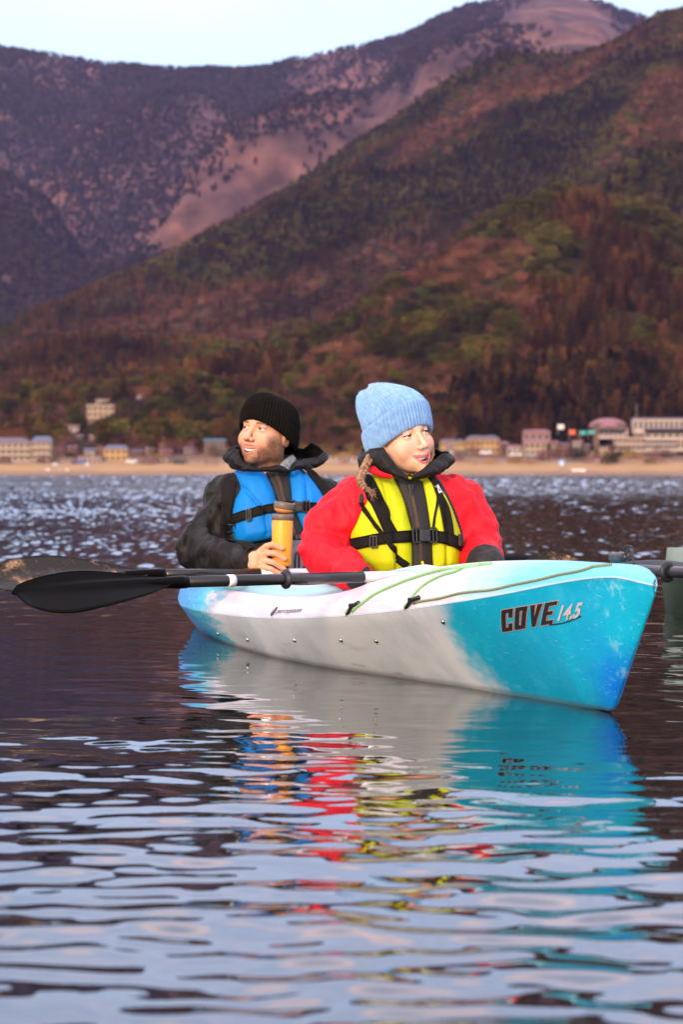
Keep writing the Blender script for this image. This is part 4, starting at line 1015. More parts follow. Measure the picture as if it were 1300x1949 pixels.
        lipd = np.minimum(chain(P, up, [.0] * 9), chain(P, lo, [.0] * 9)); lm = smooth01(lipd - .0010 * (np.abs(x) < .018), .0046, .0032) * (y < -.070)
        lm = lm * (1 if fem else .75); blend(lm, (.76, .13, .13) if fem else (.62, .22, .17))
        inm = (mouth(P) < .0012) & (lipd > .0036) & (y < -.05); C[inm] = (.10, .02, .02)
        nos = (np.abs(np.abs(x) - .006) < .005) & (z < -.0420) & (z > -.0515) & (y < -.094); C[nos] = C[nos] * .35
        for s in (-1, 1):
            # brow hairs
            br = np.clip(1 - np.abs(z - (.0185 + .002 * np.sin((np.abs(x) - .018) * 90))) / (.0052 if not fem else .0034), 0, 1) * (np.abs(x - s * .032) < .0165) * (y < -.062)
            blend(np.clip(br * 1.6, 0, .88), (.07, .035, .02) if not fem else (.20, .10, .055))
            b_ = np.sqrt((x - s * .031) ** 2 + (y + .0722) ** 2 + (z - .001) ** 2); on = (b_ < .01400) & (y < -.074)
            C[on] = (.60, .53, .50)
            gx = (-.0042 if not fem else .0040); ir = np.hypot(x - (s * .031 + gx), z - (.0012 if not fem else -.0002)); ir_ = on & (ir < .0076); C[ir_] = (.035, .02, .014); C[on & (ir < .0028)] = (.006, .005, .005)
            ln = (b_ > .0139) & (b_ < .0166) & (y < -.0735) & (np.abs(z - (.001 + (.0050 if not fem else .0030) - .10 * (x * s - .031))) < (.0016 if not fem else .0023)); C[ln] = C[ln] * (.16 if fem else .25)
        return C
    return f, color
def rotm(yaw, pitch, roll):
    """yaw about z (+ turns the face to the right of the picture), pitch (+ chin up), roll (+ head top to the right)"""
    return (Matrix.Rotation(yaw, 3, 'Z') @ Matrix.Rotation(-pitch, 3, 'X') @ Matrix.Rotation(roll, 3, 'Y'))
class Person:
    def __init__(s, O, label):
        s.O = np.array(O); s.e = empty('person', (O[0], O[1], 0), KA); tag(s.e, label, 'person')
    def L(s, px, py, y=0.0):
        k = (px - 650.0) / F_PX; x = (k * (s.O[1] + .9613 * y) - s.O[0] + .2756 * y) / (.9613 - .2756 * k)
        D = s.O[1] + .2756 * x + .9613 * y; return np.array([x, y, CAM_H - (py - HOR) / F_PX * D])
def join(parts):
    V = []; Fc = []; C = []; n = 0
    for v, f_, c in parts: V.append(v); Fc.append(f_ + n); C.append(c); n += len(v)
    return np.concatenate(V), np.concatenate(Fc), np.concatenate(C)
def wrinkle(P, a=.006, sc=7, seed=0, st=(1, 1, 1)):
    q = P * sc * np.array(st) + seed; return a * (np.abs(fbm(q, 3)) * 1.3 - .45)
def knit_hat(name, rows, nrib, amp, head_M, mat, parent, thick=.004, sub=8, cuff_rows=0):
    """rows: (centre, rx, ry, z-tilt function) rings from the brim up, in the head frame"""
    n = nrib * sub; ph = np.linspace(0, 2 * math.pi, n, endpoint=False); V = []
    for (c, rx, ry, tilt, ra) in rows:
        rb = 1 + ra * amp * np.abs(np.cos(ph * nrib / 2)) / max(rx, .02)
        X = c[0] + rx * rb * np.cos(ph); Y = c[1] + ry * rb * np.sin(ph); Z = c[2] + tilt(ph)
        V.append(np.stack([X, Y, Z], -1))
    V = np.array(V); m = len(rows); Rm = np.array(head_M[0]); W_ = V.reshape(-1, 3) @ Rm.T + head_M[1]
    i, j = np.meshgrid(np.arange(m - 1), np.arange(n), indexing='ij'); Fc = np.stack([i * n + j, i * n + (j + 1) % n, (i + 1) * n + (j + 1) % n, (i + 1) * n + j], -1).reshape(-1, 4)
    o = mesh_obj(name, W_, Fc, mat, parent); return o, W_
def collar(name, base, top, mat, parent, seed=0, rows=14, bulge=.016, thick=.0045, fold=.0, wr=.007):
    B = catmull(list(base) + [base[0]], 10)[:-1] if False else catmull(base, 10); T_ = catmull(top, 10); cen = B.mean(0); V = []
    for r in range(rows + 1):
        t = r / rows; P = B * (1 - t) + T_ * t; out = P - cen; out[:, 2] = 0; out /= np.linalg.norm(out, axis=1, keepdims=True) + 1e-9
        P = P + out * (bulge * math.sin(math.pi * min(t * 1.1, 1))); P = P + out * (wrinkle(P, wr, 16, seed)[:, None] + wrinkle(P, wr * .7, 34, seed + 3)[:, None]) + np.array([0, 0, 1]) * (wr * .9 * t * fbm(P * 22 + seed, 2)[:, None])
        V.append(P)
    n = len(B); V = np.concatenate(V); Fc = [(r * n + i, r * n + i + 1, (r + 1) * n + i + 1, (r + 1) * n + i) for r in range(rows) for i in range(n - 1)]
    o = mesh_obj(name, V, Fc, mat, parent); m = o.modifiers.new('thickness', 'SOLIDIFY'); m.thickness = thick; m.offset = 0
    return o
def buckle(parent, c, nrm, w=.062, h=.040):
    """side-release buckle: two webbing frames and a centre housing"""
    nrm = Vector(nrm).normalized(); zv = Vector((0, 0, 1)); xv = zv.cross(-nrm).normalized() * 1; zv = nrm.cross(xv) * -1
    xv = Vector((0, 0, 1)).cross(nrm).normalized(); zv = nrm.cross(xv); M = Matrix((xv, zv, nrm)).transposed().to_4x4(); M.translation = Vector(c)
    mb = MB()
    for s in (-1, 1):
        x1 = s * w / 2; x0 = s * w * .20
        a, b = min(x0, x1), max(x0, x1)
        mb.box(a, b, h * .40, h * .5, 0, .007, M); mb.box(a, b, -h * .5, -h * .40, 0, .007, M)
        for xx in (x0, (x0 + x1) / 2, x1): mb.box(xx - .0022, xx + .0022, -h * .42, h * .42, .001, .0075, M)
    o = mb.build('buckle', M_buckle, parent, smooth=False); bevel(o, .0012)
    mb = MB(); mb.box(-w * .2, w * .2, -h * .42, h * .34, .001, .0105, M); o2 = mb.build('buckle_housing', M_buckle, o, smooth=False); bevel(o2, .003)
    return o
def slider(parent, c, nrm, w=.020, h=.036):
    nrm = Vector(nrm).normalized(); xv = Vector((0, 0, 1)).cross(nrm).normalized(); zv = nrm.cross(xv); M = Matrix((xv, zv, nrm)).transposed().to_4x4(); M.translation = Vector(c)
    mb = MB(); mb.box(-w / 2, w / 2, -h / 2, -h * .38, 0, .008, M); mb.box(-w / 2, w / 2, h * .38, h / 2, 0, .008, M)
    for x in (-w / 2, 0, w / 2): mb.box(x - .002, x + .002, -h * .45, h * .45, .001, .0085, M)
    o = mb.build('strap_slider', M_buckle, parent, smooth=False); bevel(o, .001); return o
def zipper(parent, pts, surf, L_pull):
    C_ = catmull([(p[0], p[1]) for p in pts], 30); P = np.stack([C_[:, 0], np.full(len(C_), -.36), C_[:, 1]], -1); P = project(surf, P, (0, 1, 0), far=.6); G = grad(surf, P)
    mb = MB()
    for i in range(len(P)):
        for s in (-1, 1):
            p = P[i] + G[i] * .003; mb.box(p[0] - .0042 if s < 0 else p[0] + .0002, p[0] - .0002 if s < 0 else p[0] + .0042, p[1] - .0022, p[1] + .002, p[2] - .0012 + (.0012 * s), p[2] + .0006 + (.0012 * s))
    z = mb.build('zipper', M_zip, parent, smooth=False)
    q = project(surf, np.array([[L_pull[0], -.36, L_pull[1]]]), (0, 1, 0), far=.6)[0]
    mb = MB(); mb.box(q[0] - .008, q[0] + .008, q[1] - .012, q[1] - .002, q[2] - .001, q[2] + .016); mb.box(q[0] - .0055, q[0] + .0055, q[1] - .013, q[1] - .008, q[2] - .028, q[2] + .002)
    pu = mb.build('zip_pull', M_buckle, z, smooth=False); bevel(pu, .0015)
M_zip = pmat('zip_teeth', (.16, .09, .06), .4, (.08, .05, .04), 200, metal=.3)
def badge(parent, c, nrm, r=.013, rot=.6):
    nrm = Vector(nrm).normalized(); xv = Vector((0, 0, 1)).cross(nrm).normalized(); zv = nrm.cross(xv); M = Matrix((xv, zv, nrm)).transposed().to_4x4(); M.translation = Vector(c); M = M @ Matrix.Rotation(rot, 4, 'Z')
    mb = MB(); mb.box(-r * .8, r * .8, -r, r, .0, .0028, M); b = mb.build('badge', M_buckle, parent, smooth=False); bevel(b, .002)
    mb = MB(); mb.box(-r * .62, r * .62, -r * .82, r * .82, .0029, .0034, M); b2 = mb.build('badge_face', M_white, b, smooth=False)
    mb = MB(); mb.lathe([(r * .28, .0035), (r * .26, .0040)], 10, M @ Matrix.Translation((r * .12, -r * .25, 0))); mb.box(-r * .3, r * .3, r * .1, r * .2, .0035, .0039, M); mb.build('badge_emblem', M_badge_r, b, smooth=False)
def vest_panel(name, P_, poly, torso, puff, mat, y_at=-.12, k=2.0, edge=.016, base=.012, seed=0, h=.005, crease=None):
    pl = [tuple(P_.L(px, py, y_at)[[0, 2]]) for px, py in poly]; pa = np.array(pl); lo = pa.min(0) - .01; hi = pa.max(0) + .01
    def f(P):
        d2 = poly_d(P[..., 0], P[..., 2], pl); t = base + puff * np.clip(-d2 / (edge * k), 0, 1) ** .5
        if crease is not None:
            for (a, b) in crease:
                a2 = P_.L(*a, y_at)[[0, 2]]; b2 = P_.L(*b, y_at)[[0, 2]]; q = np.stack([P[..., 0], P[..., 2]], -1); ab = b2 - a2; tt = np.clip(((q - a2) @ ab) / (ab @ ab), 0, 1)
                t = t - .010 * np.exp(-(np.linalg.norm(q - a2 - tt[..., None] * ab, axis=-1) / .006) ** 2)
        d = torso(P) - t + wrinkle(P, .004, 14, seed, (1, 1, .45))
        return smax(smax(d, d2, .006), P[..., 1] - .03, .01)
    V, Fc = nets(f, (lo[0], -.36, lo[1]), (hi[0], .04, hi[1]), h)
    mesh_obj(name, V, Fc, mat, P_.e); return f
# ------------------------------------------------------------------ the woman in red
def build_woman():
    Pw = Person((.205, 8.44), 'woman in a red jacket and lime vest with a pale blue woolly hat, looking right'); L = Pw.L; e = Pw.e
    H0 = L(764, 829, -.02); HM = rotm(R(33) - KA, R(2), R(-13)); HMn = np.array(HM); hf, hc = head_fn(True)
    def head(P): return hf((P - H0) @ HMn)
    # body
    sl, sr = L(664, 945, .02), L(890, 945, .02); el_, er = L(616, 1050, .02), L(925, 1052, -.04); wl_, wr = L(712, 1112, -.27), L(885, 1118, -.29)
    nb = L(775, 900, .03)
    def body(P):
        d = ell(P, (nb[0], .04, .36), (.125, .085, .19)); d = smin(d, ell(P, (nb[0], .05, .12), (.15, .11, .14)), .06)
        d = smin(d, cap(P, nb + np.array([0, .02, -.05]), H0 + np.array([0, .03, -.09]), .052, .046), .03)
        for a, b, c in ((sl, el_, wl_), (sr, er, wr)): d = smin(d, chain(P, [a, b, c], [.034, .030, .026]), .03)
        for s in (-1, 1): d = smin(d, chain(P, [(s * .09, .02, .07), (s * .15, -.42, .16), (s * .12, -.80, .03), (s * .12, -.84, .06)], [.075, .055, .04, .035]), .04)
        return d
    V1, F1 = nets(body, (-.42, -.92, -.06), (.42, .2, .62), .011)
    def hands(P):
        d = None
        for w, s in ((wl_, 1), (wr, -1)):
            q = ell(P, w + np.array([s * .02, -.045, -.004]), (.036, .045, .016)); q = smin(q, cap(P, w + np.array([0, .06, .0]), w, .026, .024), .015)
            for i in range(4):
                b = w + np.array([s * .02 + (i - 1.5) * .019, -.08, -.002]); q = smin(q, chain(P, [b, b + np.array([0, -.032 + .004 * abs(i - 1.5), -.006]), b + np.array([0, -.05 + .005 * abs(i - 1.5), -.024])], [.0095, .0085, .007]), .004)
            q = smin(q, chain(P, [w + np.array([s * .03, -.02, 0]), w + np.array([s * .062, -.05, -.004]), w + np.array([s * .066, -.078, -.012])], [.012, .010, .008]), .008)
            d = q if d is None else np.minimum(d, q)
        return d
    V2, F2 = nets(hands, (-.3, -.46, .15), (.32, -.2, .32), .0035)
    lo = H0 - np.array([.13, .14, .19]); hi = H0 + np.array([.13, .14, .13]); V3, F3 = nets(head, lo, hi, .0021)
    sk = np.array([.78, .435, .29]); V, Fc, C = join([(V1, F1, np.tile(sk, (len(V1), 1))), (V2, F2, np.tile(sk, (len(V2), 1))), (V3, F3, hc((V3 - H0) @ HMn))])
    mesh_obj('body', V, Fc, M_skin, e, col=C)
    # teeth
    mb = MB()
    for i in range(10):
        x = (i - 4.5) * .0052; p = Vector((x, -.0875 + 13 * x * x, -.0672 + 9 * x * x)); mb.box(p.x - .00245, p.x + .00245, p.y + .0008, p.y + .007, p.z - .0090, p.z + .0072)
    o = mb.build('teeth', M_teeth, e); bevel(o, .001); o.data.transform(Matrix.Translation(Vector(H0)) @ HM.to_4x4())
    # lashes
    mb = MB()
    for s in (-1, 1):
        pts = [Vector((s * .031 + .0150 * math.cos(a), -.0715 - .0148 * math.sin(a) * .98, .0024 + .0022 * math.sin(a) - .0012 * s * math.cos(a))) for a in np.linspace(.35, math.pi - .35, 9)]
        mb.tube(pts, [.0004] + [.0011] * 7 + [.0004], 5)
    o = mb.build('eyelashes', M_blk, e); o.data.transform(Matrix.Translation(Vector(H0)) @ HM.to_4x4())
    # jacket
    def torso(P):
        d = ell(P, (.0, .03, .36), (.200, .138, .215)); d = smin(d, cap(P, L(692, 952, .02), L(866, 952, .02), .073), .07)
        d = smin(d, ell(P, (.0, .04, .14), (.19, .15, .18)), .07); return d
    def jacket(P):
        d = torso(P)
        d = smin(d, chain(P, [L(682, 960, .02), L(630, 1008, .01), L(620, 1053, -.01)], [.078, .078, .073]), .03)
        d = smin(d, chain(P, [L(622, 1055, -.01), L(676, 1094, -.25)], [.072, .048]), .02)
        d = smin(d, chain(P, [L(874, 956, .02), L(906, 1004, -.01), L(910, 1050, -.04)], [.076, .070, .066]), .03)
        d = smin(d, chain(P, [L(915, 1052, -.05), L(925, 1083, -.27)], [.066, .052]), .02)
        for s, t in ((618, 1058), (912, 1055)): d = d + .010 * np.exp(-(np.linalg.norm(P - L(s, t - 24, -.02), axis=-1) / .05) ** 2) * np.sin((P[..., 2] - .3) * 150 + 25 * P[..., 0])
        return smax(d + wrinkle(P, .010, 5.5, 3, (1.5, 1.2, .9)) + wrinkle(P, .007, 15, 9, (1.2, 1, .8)), P[..., 2] - .572, .03) + wrinkle(P, .009, 9, 23, (1.8, 1, .7))
    V, Fc = nets(jacket, (-.42, -.36, .02), (.42, .2, .60), .0048)
    # cuffs: black from the wrist back to mid forearm
    wl2, wr2 = L(680, 1096, -.26), L(925, 1083, -.27)
    mesh_obj('jacket', V, Fc, M_red, e)
    for w_, rr in ((wl2, .042), (wr2, .092)):
        Vq, Fq = nets(lambda P: smax(jacket(P) - .0035, np.linalg.norm(P - w_, axis=-1) - rr, .004), w_ - rr - .01, w_ + rr + .01, .004); mesh_obj('cuff', Vq, Fq, M_blk2, e)
    Vc, Fcc = nets(lambda P: smin(ell(P, (0, -.42, .12), (.22, .42, .085)), ell(P, (0, .0, .1), (.17, .16, .12)), .03), (-.3, -.9, 0), (.3, .2, .24), .012); mesh_obj('trousers', Vc, Fcc, M_trou, e)
    # life vest
    f1 = vest_panel('vest_panel', Pw, [(704, 909), (720, 903), (760, 904), (774, 950), (785, 1005), (787, 1092), (682, 1092), (677, 1012), (690, 985), (707, 955)], torso, .024, M_lime, seed=1, crease=[((735, 905), (757, 1090))])
    f2 = vest_panel('vest_panel', Pw, [(806, 906), (836, 903), (852, 935), (868, 970), (884, 1015), (888, 1092), (822, 1092), (817, 1005)], torso, .024, M_lime, seed=2, crease=[((846, 930), (850, 1090))])
    f3 = vest_panel('front_placket', Pw, [(757, 903), (809, 903), (819, 1000), (824, 1094), (784, 1094), (783, 1000)], torso, .010, M_blk2, base=.026, seed=3)
    f4 = vest_panel('side_panel', Pw, [(690, 935), (706, 915), (712, 950), (692, 1000), (676, 1010), (678, 975)], torso, .012, M_blk2, base=.008, seed=4)
    f5 = vest_panel('side_panel', Pw, [(836, 905), (852, 915), (876, 975), (892, 1020), (892, 1085), (880, 1085), (866, 985)], torso, .006, M_blk2, base=.010, seed=5)
    def surf(P): return np.minimum.reduce([f(P) for f in (f1, f2, f3, f4, f5)] + [torso(P) - .012])
    xz = lambda px, py: tuple(L(px, py, -.16)[[0, 2]])
    ribbon('shoulder_strap', [xz(715, 908), xz(723, 935), xz(738, 980), xz(755, 1024)], .036, surf, M_web, e, thick=.003)
    ribbon('shoulder_strap', [xz(839, 907), xz(846, 935), xz(854, 975), xz(861, 1026)], .030, surf, M_web, e, thick=.003)
    ribbon('waist_strap', [xz(676, 1045), xz(700, 1034), xz(740, 1025), xz(786, 1021), xz(828, 1021), xz(860, 1027), xz(890, 1040)], .034, surf, M_web, e, thick=.004, off=.003)
    ribbon('loose_strap', [xz(704, 957), xz(716, 985), xz(733, 1012), xz(752, 1043), xz(770, 1068), xz(777, 1079)], .011, surf, M_web, e, thick=.003, off=.006, nw=2)
    ribbon('cord', [xz(837, 922), xz(840, 950), xz(834, 985), xz(831, 1012)], .006, surf, M_web, e, thick=.003, off=.003, nw=2)
    ribbon('strap_end', [xz(762, 1060), xz(770, 1068), xz(779, 1077)], .015, surf, M_web, e, thick=.003, off=.009, nw=2)
    def on(px, py, o=.004):
        a = L(px, py, -.36); p = project(surf, np.array([[*a]]), (0, 1, 0), far=.6)
        for _ in range(3):
            a = L(px, py, p[0][1]); p = project(surf, np.array([[a[0], -.36, a[2]]]), (0, 1, 0), far=.6)
        n = grad(surf, p, .008)[0]; return p[0] + n * o, n
    c, n = on(806, 1019, .006); buckle(e, c, n, .076, .046)
    for px, py in ((712, 1031), (872, 1028)): c, n = on(px, py, .006); slider(e, c, n)
    c, n = on(833, 932, .002); badge(e, c, n, .015, .25)
    zipper(e, [xz(789, 928), xz(794, 960), xz(800, 1000), xz(804, 1040), xz(806, 1088)], surf, xz(790, 932))
    # lime cords at the neck and the hem
    mb = MB(); 
    for pts in (((772, 910), (779, 915), (786, 912), (790, 908), (797, 911), (799, 917)), ((783, 909), (789, 916), (795, 915)), ):
        mb.tube([Vector(on(px, py, .010)[0]) for px, py in pts], .0042, 7)
    mb.tube([Vector(on(px, py, .008)[0]) for px, py in ((803, 1068), (806, 1078), (802, 1088))], .004, 7); mb.build('lime_cord', M_lime, e)
    # collar
    top = [L(778, 909, -.135), L(758, 893, -.135), L(740, 866, -.125), L(728, 851, -.09), L(705, 858, -.03), L(692, 856, .05), L(720, 850, .12), L(770, 850, .14), L(820, 852, .10), L(846, 858, .03), L(852, 864, -.03), L(838, 868, -.07), L(818, 882, -.11), L(800, 895, -.13), L(782, 907, -.135)]
    base = [L(776, 914, -.14), L(752, 908, -.13), L(728, 902, -.11), L(712, 893, -.075), L(697, 892, -.03), L(690, 894, .05), L(718, 895, .11), L(770, 895, .13), L(830, 895, .10), L(852, 892, .04), L(853, 886, -.02), L(845, 895, -.06), L(832, 903, -.10), L(810, 909, -.125), L(784, 913, -.14)]
    collar('collar', base, top, M_blk, e, seed=4)
    rt = [L(742, 905, -.145), L(728, 899, -.13), L(714, 890, -.10), L(704, 884, -.06)]; rb = [L(742, 910, -.14), L(728, 909, -.125), L(712, 903, -.1), L(700, 897, -.06)]
    collar('red_inner_collar', rb, rt, M_red, e, rows=4, bulge=.006)
    # hat
    HMt = (HM, H0)
    rows = []
    def tilt(zf, zb): return lambda ph: zf + (zb - zf) * (np.sin(ph) * .5 + .5) - .012 * np.cos(ph) ** 2
    base_c = lambda z: (0, .015, z)
    prof = [(0, -.004, .0795, .098), (0, -.006, .087, .105), (.0, .0, .0925, .110), (.012, .0, .095, .112), (.028, .0, .0965, .113), (.045, 0, .0975, .113), (.060, 0, .0975, .113), (.070, 0, .0960, .1115), (.0745, 0, .0930, .108), (.0735, 0, .0895, .105)]
    for z, dz, rx, ry in prof:
        rows.append((base_c(z + dz), rx, ry, tilt(.030, -.055), 1.0))
    crown = [(.080, .0, .092, .106, -.04), (.092, .004, .0905, .103, -.035), (.105, .012, .088, .098, -.03), (.118, .022, .082, .090, -.025), (.128, .034, .073, .077, -.02), (.137, .048, .060, .063, -.012), (.143, .060, .046, .048, -.004), (.146, .068, .031, .032, .004), (.146, .073, .016, .016, .004), (.145, .075, .002, .002, 0)]
    for z, oy, rx, ry, tb in crown:
        rows.append(((-oy * .25, .015 + oy, z + .0), rx, ry, tilt(.020, tb), 1.0))
    dense = []
    for i in range(len(rows) - 1):
        a, b = rows[i], rows[i + 1]
        for t in (0, .5):
            dense.append((tuple(a[0][k] * (1 - t) + b[0][k] * t for k in range(3)), a[1] * (1 - t) + b[1] * t, a[2] * (1 - t) + b[2] * t, (lambda fa, fb, t: (lambda ph: fa(ph) * (1 - t) + fb(ph) * t))(a[3], b[3], t), 1.0))
    dense.append(rows[-1])
    ho, HV = knit_hat('woolly_hat', dense, 58, .0062, HMt, M_hat_w, e)
    # wool fuzz
    g = np.random.default_rng(3); cen = HV.mean(0); idx = g.integers(62 * 8 * 3, len(HV) - 62 * 8 * 2, 5200); mb = []
    Vf = []; Ff = []
    for i in idx:
        p = HV[i] + g.normal(size=3) * .001; o_ = p - cen; o_ /= np.linalg.norm(o_); d_ = o_ + .9 * g.normal(size=3); d_ /= np.linalg.norm(d_); d_ = d_ if d_ @ o_ > 0 else -d_
        u = np.cross(d_, g.normal(size=3)); u /= np.linalg.norm(u); l = .002 + .004 * g.random(); b = len(Vf); Vf += [p - u * .00035, p + u * .00035, p + d_ * l]; Ff.append((b, b + 1, b + 2))
    fz = mesh_obj('wool_fuzz', Vf, Ff, M_hat_w, ho); tag(fz, kind='stuff')
    # hair: braid over the shoulder and a loose lock by the cheek
    mb = MB(); bp_ = catmull([L(706, 868, -.05), L(697, 885, -.10), L(688, 903, -.125), L(687, 918, -.14), L(697, 932, -.15)], 10); n = len(bp_)
    for s in (0, 2.09, 4.19):
        mb.tube([Vector(p) + Vector((.0085 * math.cos(i * .62 + s), .006 * math.sin(2 * (i * .62 + s)), .002 * math.sin(i * .62 + s))) for i, p in enumerate(bp_)], [.0075 * (1 - .35 * i / n) for i in range(n)], 7)
    g = np.random.default_rng(5)
    for k in range(46):
        a = L(696, 931, -.15); mb.tube([Vector(a + g.normal(size=3) * .003), Vector(L(704 + g.normal() * 3, 934 + g.normal() * 3, -.16)), Vector(L(712 + g.normal() * 4, 943 + g.normal() * 6, -.165))], [.0016, .0013, .0004], 4)
    mb.build('braid', M_hair, e)
    mb = MB()
    for k in range(60):
        j = g.normal(size=3) * np.array([.0035, .004, .001]); mb.tube([Vector(L(815 + g.normal() * 1, 822, -.045) + j), Vector(L(823 + g.normal() * 1.3, 845, -.055) + j), Vector(L(821 + g.normal() * 1.8, 866, -.07) + j), Vector(L(813 + g.normal() * 2, 884, -.09) + j)], [.0012, .0014, .0013, .0005], 4)
    for k in range(40):
        j = g.normal(size=3) * .004; mb.tube([Vector(L(722, 850, .0) + j), Vector(L(714, 866, -.03) + j), Vector(L(706, 882, -.07) + j)], [.0016, .0016, .0012], 4)
    mb.build('hair', M_hair, e)
    return Pw
woman = build_woman()
# ------------------------------------------------------------------ the man in black
def build_man():
    Pm = Person((-.195, 9.55), 'smiling man in a black jacket, blue vest and black knitted hat, looking left'); L = Pm.L; e = Pm.e
    H0 = L(507, 823, -.02); HM = rotm(R(-31) - KA, R(8), R(6)); HMn = np.array(HM); hf, hc = head_fn(False)
    def head(P): return hf((P - H0) @ HMn)
    nb = L(525, 893, .03); BY = -.40; sk = np.array([.66, .335, .205])
    sh_l, el_l, wr_l = L(420, 945, .02), L(372, 1046, -.05), L(474, 1071, BY + .045); sh_r, el_r, wr_r = L(612, 945, .02), L(640, 1040, -.03), L(610, 1095, -.28)
    def body(P):
        d = ell(P, (nb[0], .04, .34), (.14, .09, .20)); d = smin(d, ell(P, (0, .05, .12), (.16, .12, .14)), .06)
        d = smin(d, cap(P, nb + np.array([0, .02, -.05]), H0 + np.array([0, .03, -.10]), .062, .056), .03)
        d = smin(d, chain(P, [sh_l, el_l, wr_l], [.036, .032, .026]), .03); d = smin(d, chain(P, [sh_r, el_r, wr_r], [.036, .034, .026]), .03)
        for s in (-1, 1): d = smin(d, chain(P, [(s * .09, .02, .07), (s * .16, -.44, .17), (s * .13, -.85, .03), (s * .13, -.9, .07)], [.08, .06, .042, .036]), .04)
        return d
    V1, F1 = nets(body, (-.45, -.96, -.06), (.4, .2, .62), .011)
    by = BY; fr = by - .036
    F_ = [([L(497, 1050, by + .012), L(506, 1040, by - .012), L(519, 1036, fr - .006), L(536, 1044, fr - .010)], [.0115, .0098, .0092, .0080]),
          ([L(499, 1060, by + .008), L(509, 1052, by - .020), L(523, 1053, fr - .008), L(541, 1064, fr - .009)], [.0115, .0102, .0095, .0082]),
          ([L(496, 1071, by + .006), L(507, 1067, by - .020), L(521, 1071, fr - .008), L(540, 1083, fr - .006)], [.0112, .0098, .0090, .0080]),
          ([L(491, 1080, by + .006), L(503, 1079, by - .018), L(517, 1083, fr - .006), L(531, 1091, fr - .004)], [.0105, .0088, .0080, .0070]),
          ([L(489, 1056, by + .03), L(505, 1042, by + .040), L(522, 1036, by + .044), L(536, 1038, by + .040)], [.014, .0115, .0100, .0085])]
    def hand(P):
        d = cap(P, L(445, 1066, by + .12), wr_l, .022, .025)
        d = smin(d, ell(P, (wr_l + L(494, 1062, by + .01)) / 2, (.028, .022, .029)), .02); d = smin(d, cap(P, L(487, 1062, by + .012), L(484, 1076, by + .01), .0185, .018), .016)
        for pts, r in F_: d = smin(d, chain(P, pts, r), .0045)
        return d
    wp = L(505, 1065, by); V2, F2 = nets(hand, wp - np.array([.12, .13, .08]), wp + np.array([.09, .11, .09]), .0024)
    c2 = np.tile(sk * np.array([1.08, 1.05, 1.05]), (len(V2), 1))
    for pts, r in F_:
        for p in (pts[1], pts[2]): w = np.exp(-(np.linalg.norm(V2 - p, axis=1) / .009) ** 2)[:, None] * .3; c2 = c2 * (1 - w) + np.array([.66, .27, .19]) * w
        w = np.exp(-(np.linalg.norm(V2 - (pts[3] + np.array([.003, -.004, .002])), axis=1) / .0055) ** 2)[:, None] * .55; c2 = c2 * (1 - w) + np.array([.80, .55, .47]) * w
    H3 = H0; V3, F3 = nets(head, H0 - np.array([.13, .14, .19]), H0 + np.array([.13, .14, .13]), .0021)
    V, Fc, C = join([(V1, F1, np.tile(sk, (len(V1), 1))), (V2, F2, c2), (V3, F3, hc((V3 - H0) @ HMn))]); mesh_obj('body', V, Fc, M_skin, e, col=C)
    mb = MB()
    for i in range(10):
        x = (i - 4.5) * .0058; p = Vector((x, -.0875 + 12 * x * x, -.0672 + 8 * x * x)); mb.box(p.x - .00275, p.x + .00275, p.y + .0008, p.y + .007, p.z - .0095, p.z + .0072)
    o = mb.build('teeth', M_teeth, e); bevel(o, .001); o.data.transform(Matrix.Translation(Vector(H0)) @ HM.to_4x4())
    # stubble as short hairs on jaw, chin and lip
    g = np.random.default_rng(8); Q = (V3 - H0) @ HMn; x, y, z = Q.T
    w = ((z < -.05) & (z > -.125) & (y < .03) & ((np.abs(x) > .030) | (z < -.090))) | ((np.abs(x) > .052) & (z < -.01) & (z > -.11) & (y < .0)) | ((np.abs(z + .0585) < .0045) & (np.abs(x) < .028) & (y < -.08))
    ii = np.argwhere(w & (y < .03))[:, 0]; ii = ii[g.integers(0, len(ii), 5000)]; G = grad(head, V3[ii], .002); Vf = []; Ff = []
    for p, n_ in zip(V3[ii], G):
        d_ = n_ * .5 + np.array([0, -.1, -.6]) + .4 * g.normal(size=3); d_ /= np.linalg.norm(d_); u = np.cross(d_, n_ + .01); u /= np.linalg.norm(u) + 1e-9; p = p + g.normal(size=3) * .0008; b = len(Vf); Vf += [p - u * .00028, p + u * .00028, p + d_ * .0042]; Ff.append((b, b + 1, b + 2))
    M_beard = pmat('beard', (.09, .045, .025), .7, (.05, .025, .015), 300); bd = mesh_obj('beard', Vf, Ff, M_beard, e); tag(bd, kind='stuff')
    # gold ring on the hand
    a, b = F_[3][0][1] * 1, F_[3][0][0]; q = Vector(a) * .45 + Vector(b) * .55; mb = MB(); d_ = (Vector(a) - Vector(b)).normalized()
    M_ = d_.to_track_quat('Z', 'Y').to_matrix().to_4x4(); M_.translation = q; mb.lathe([(.0100, -.0016), (.0113, -.0016), (.0115, 0), (.0113, .0016), (.0100, .0016)], 24, M_); mb.build('finger_ring', M_gold, e)
    # jacket
    yawt = R(14)
    def torso(P):
        d = ell(P, (-.02, .03, .35), (.215, .145, .22)); d = smin(d, cap(P, L(440, 948, .02), L(600, 948, .02), .080), .07)
        d = smin(d, ell(P, (.0, .04, .14), (.20, .16, .18)), .07); return d
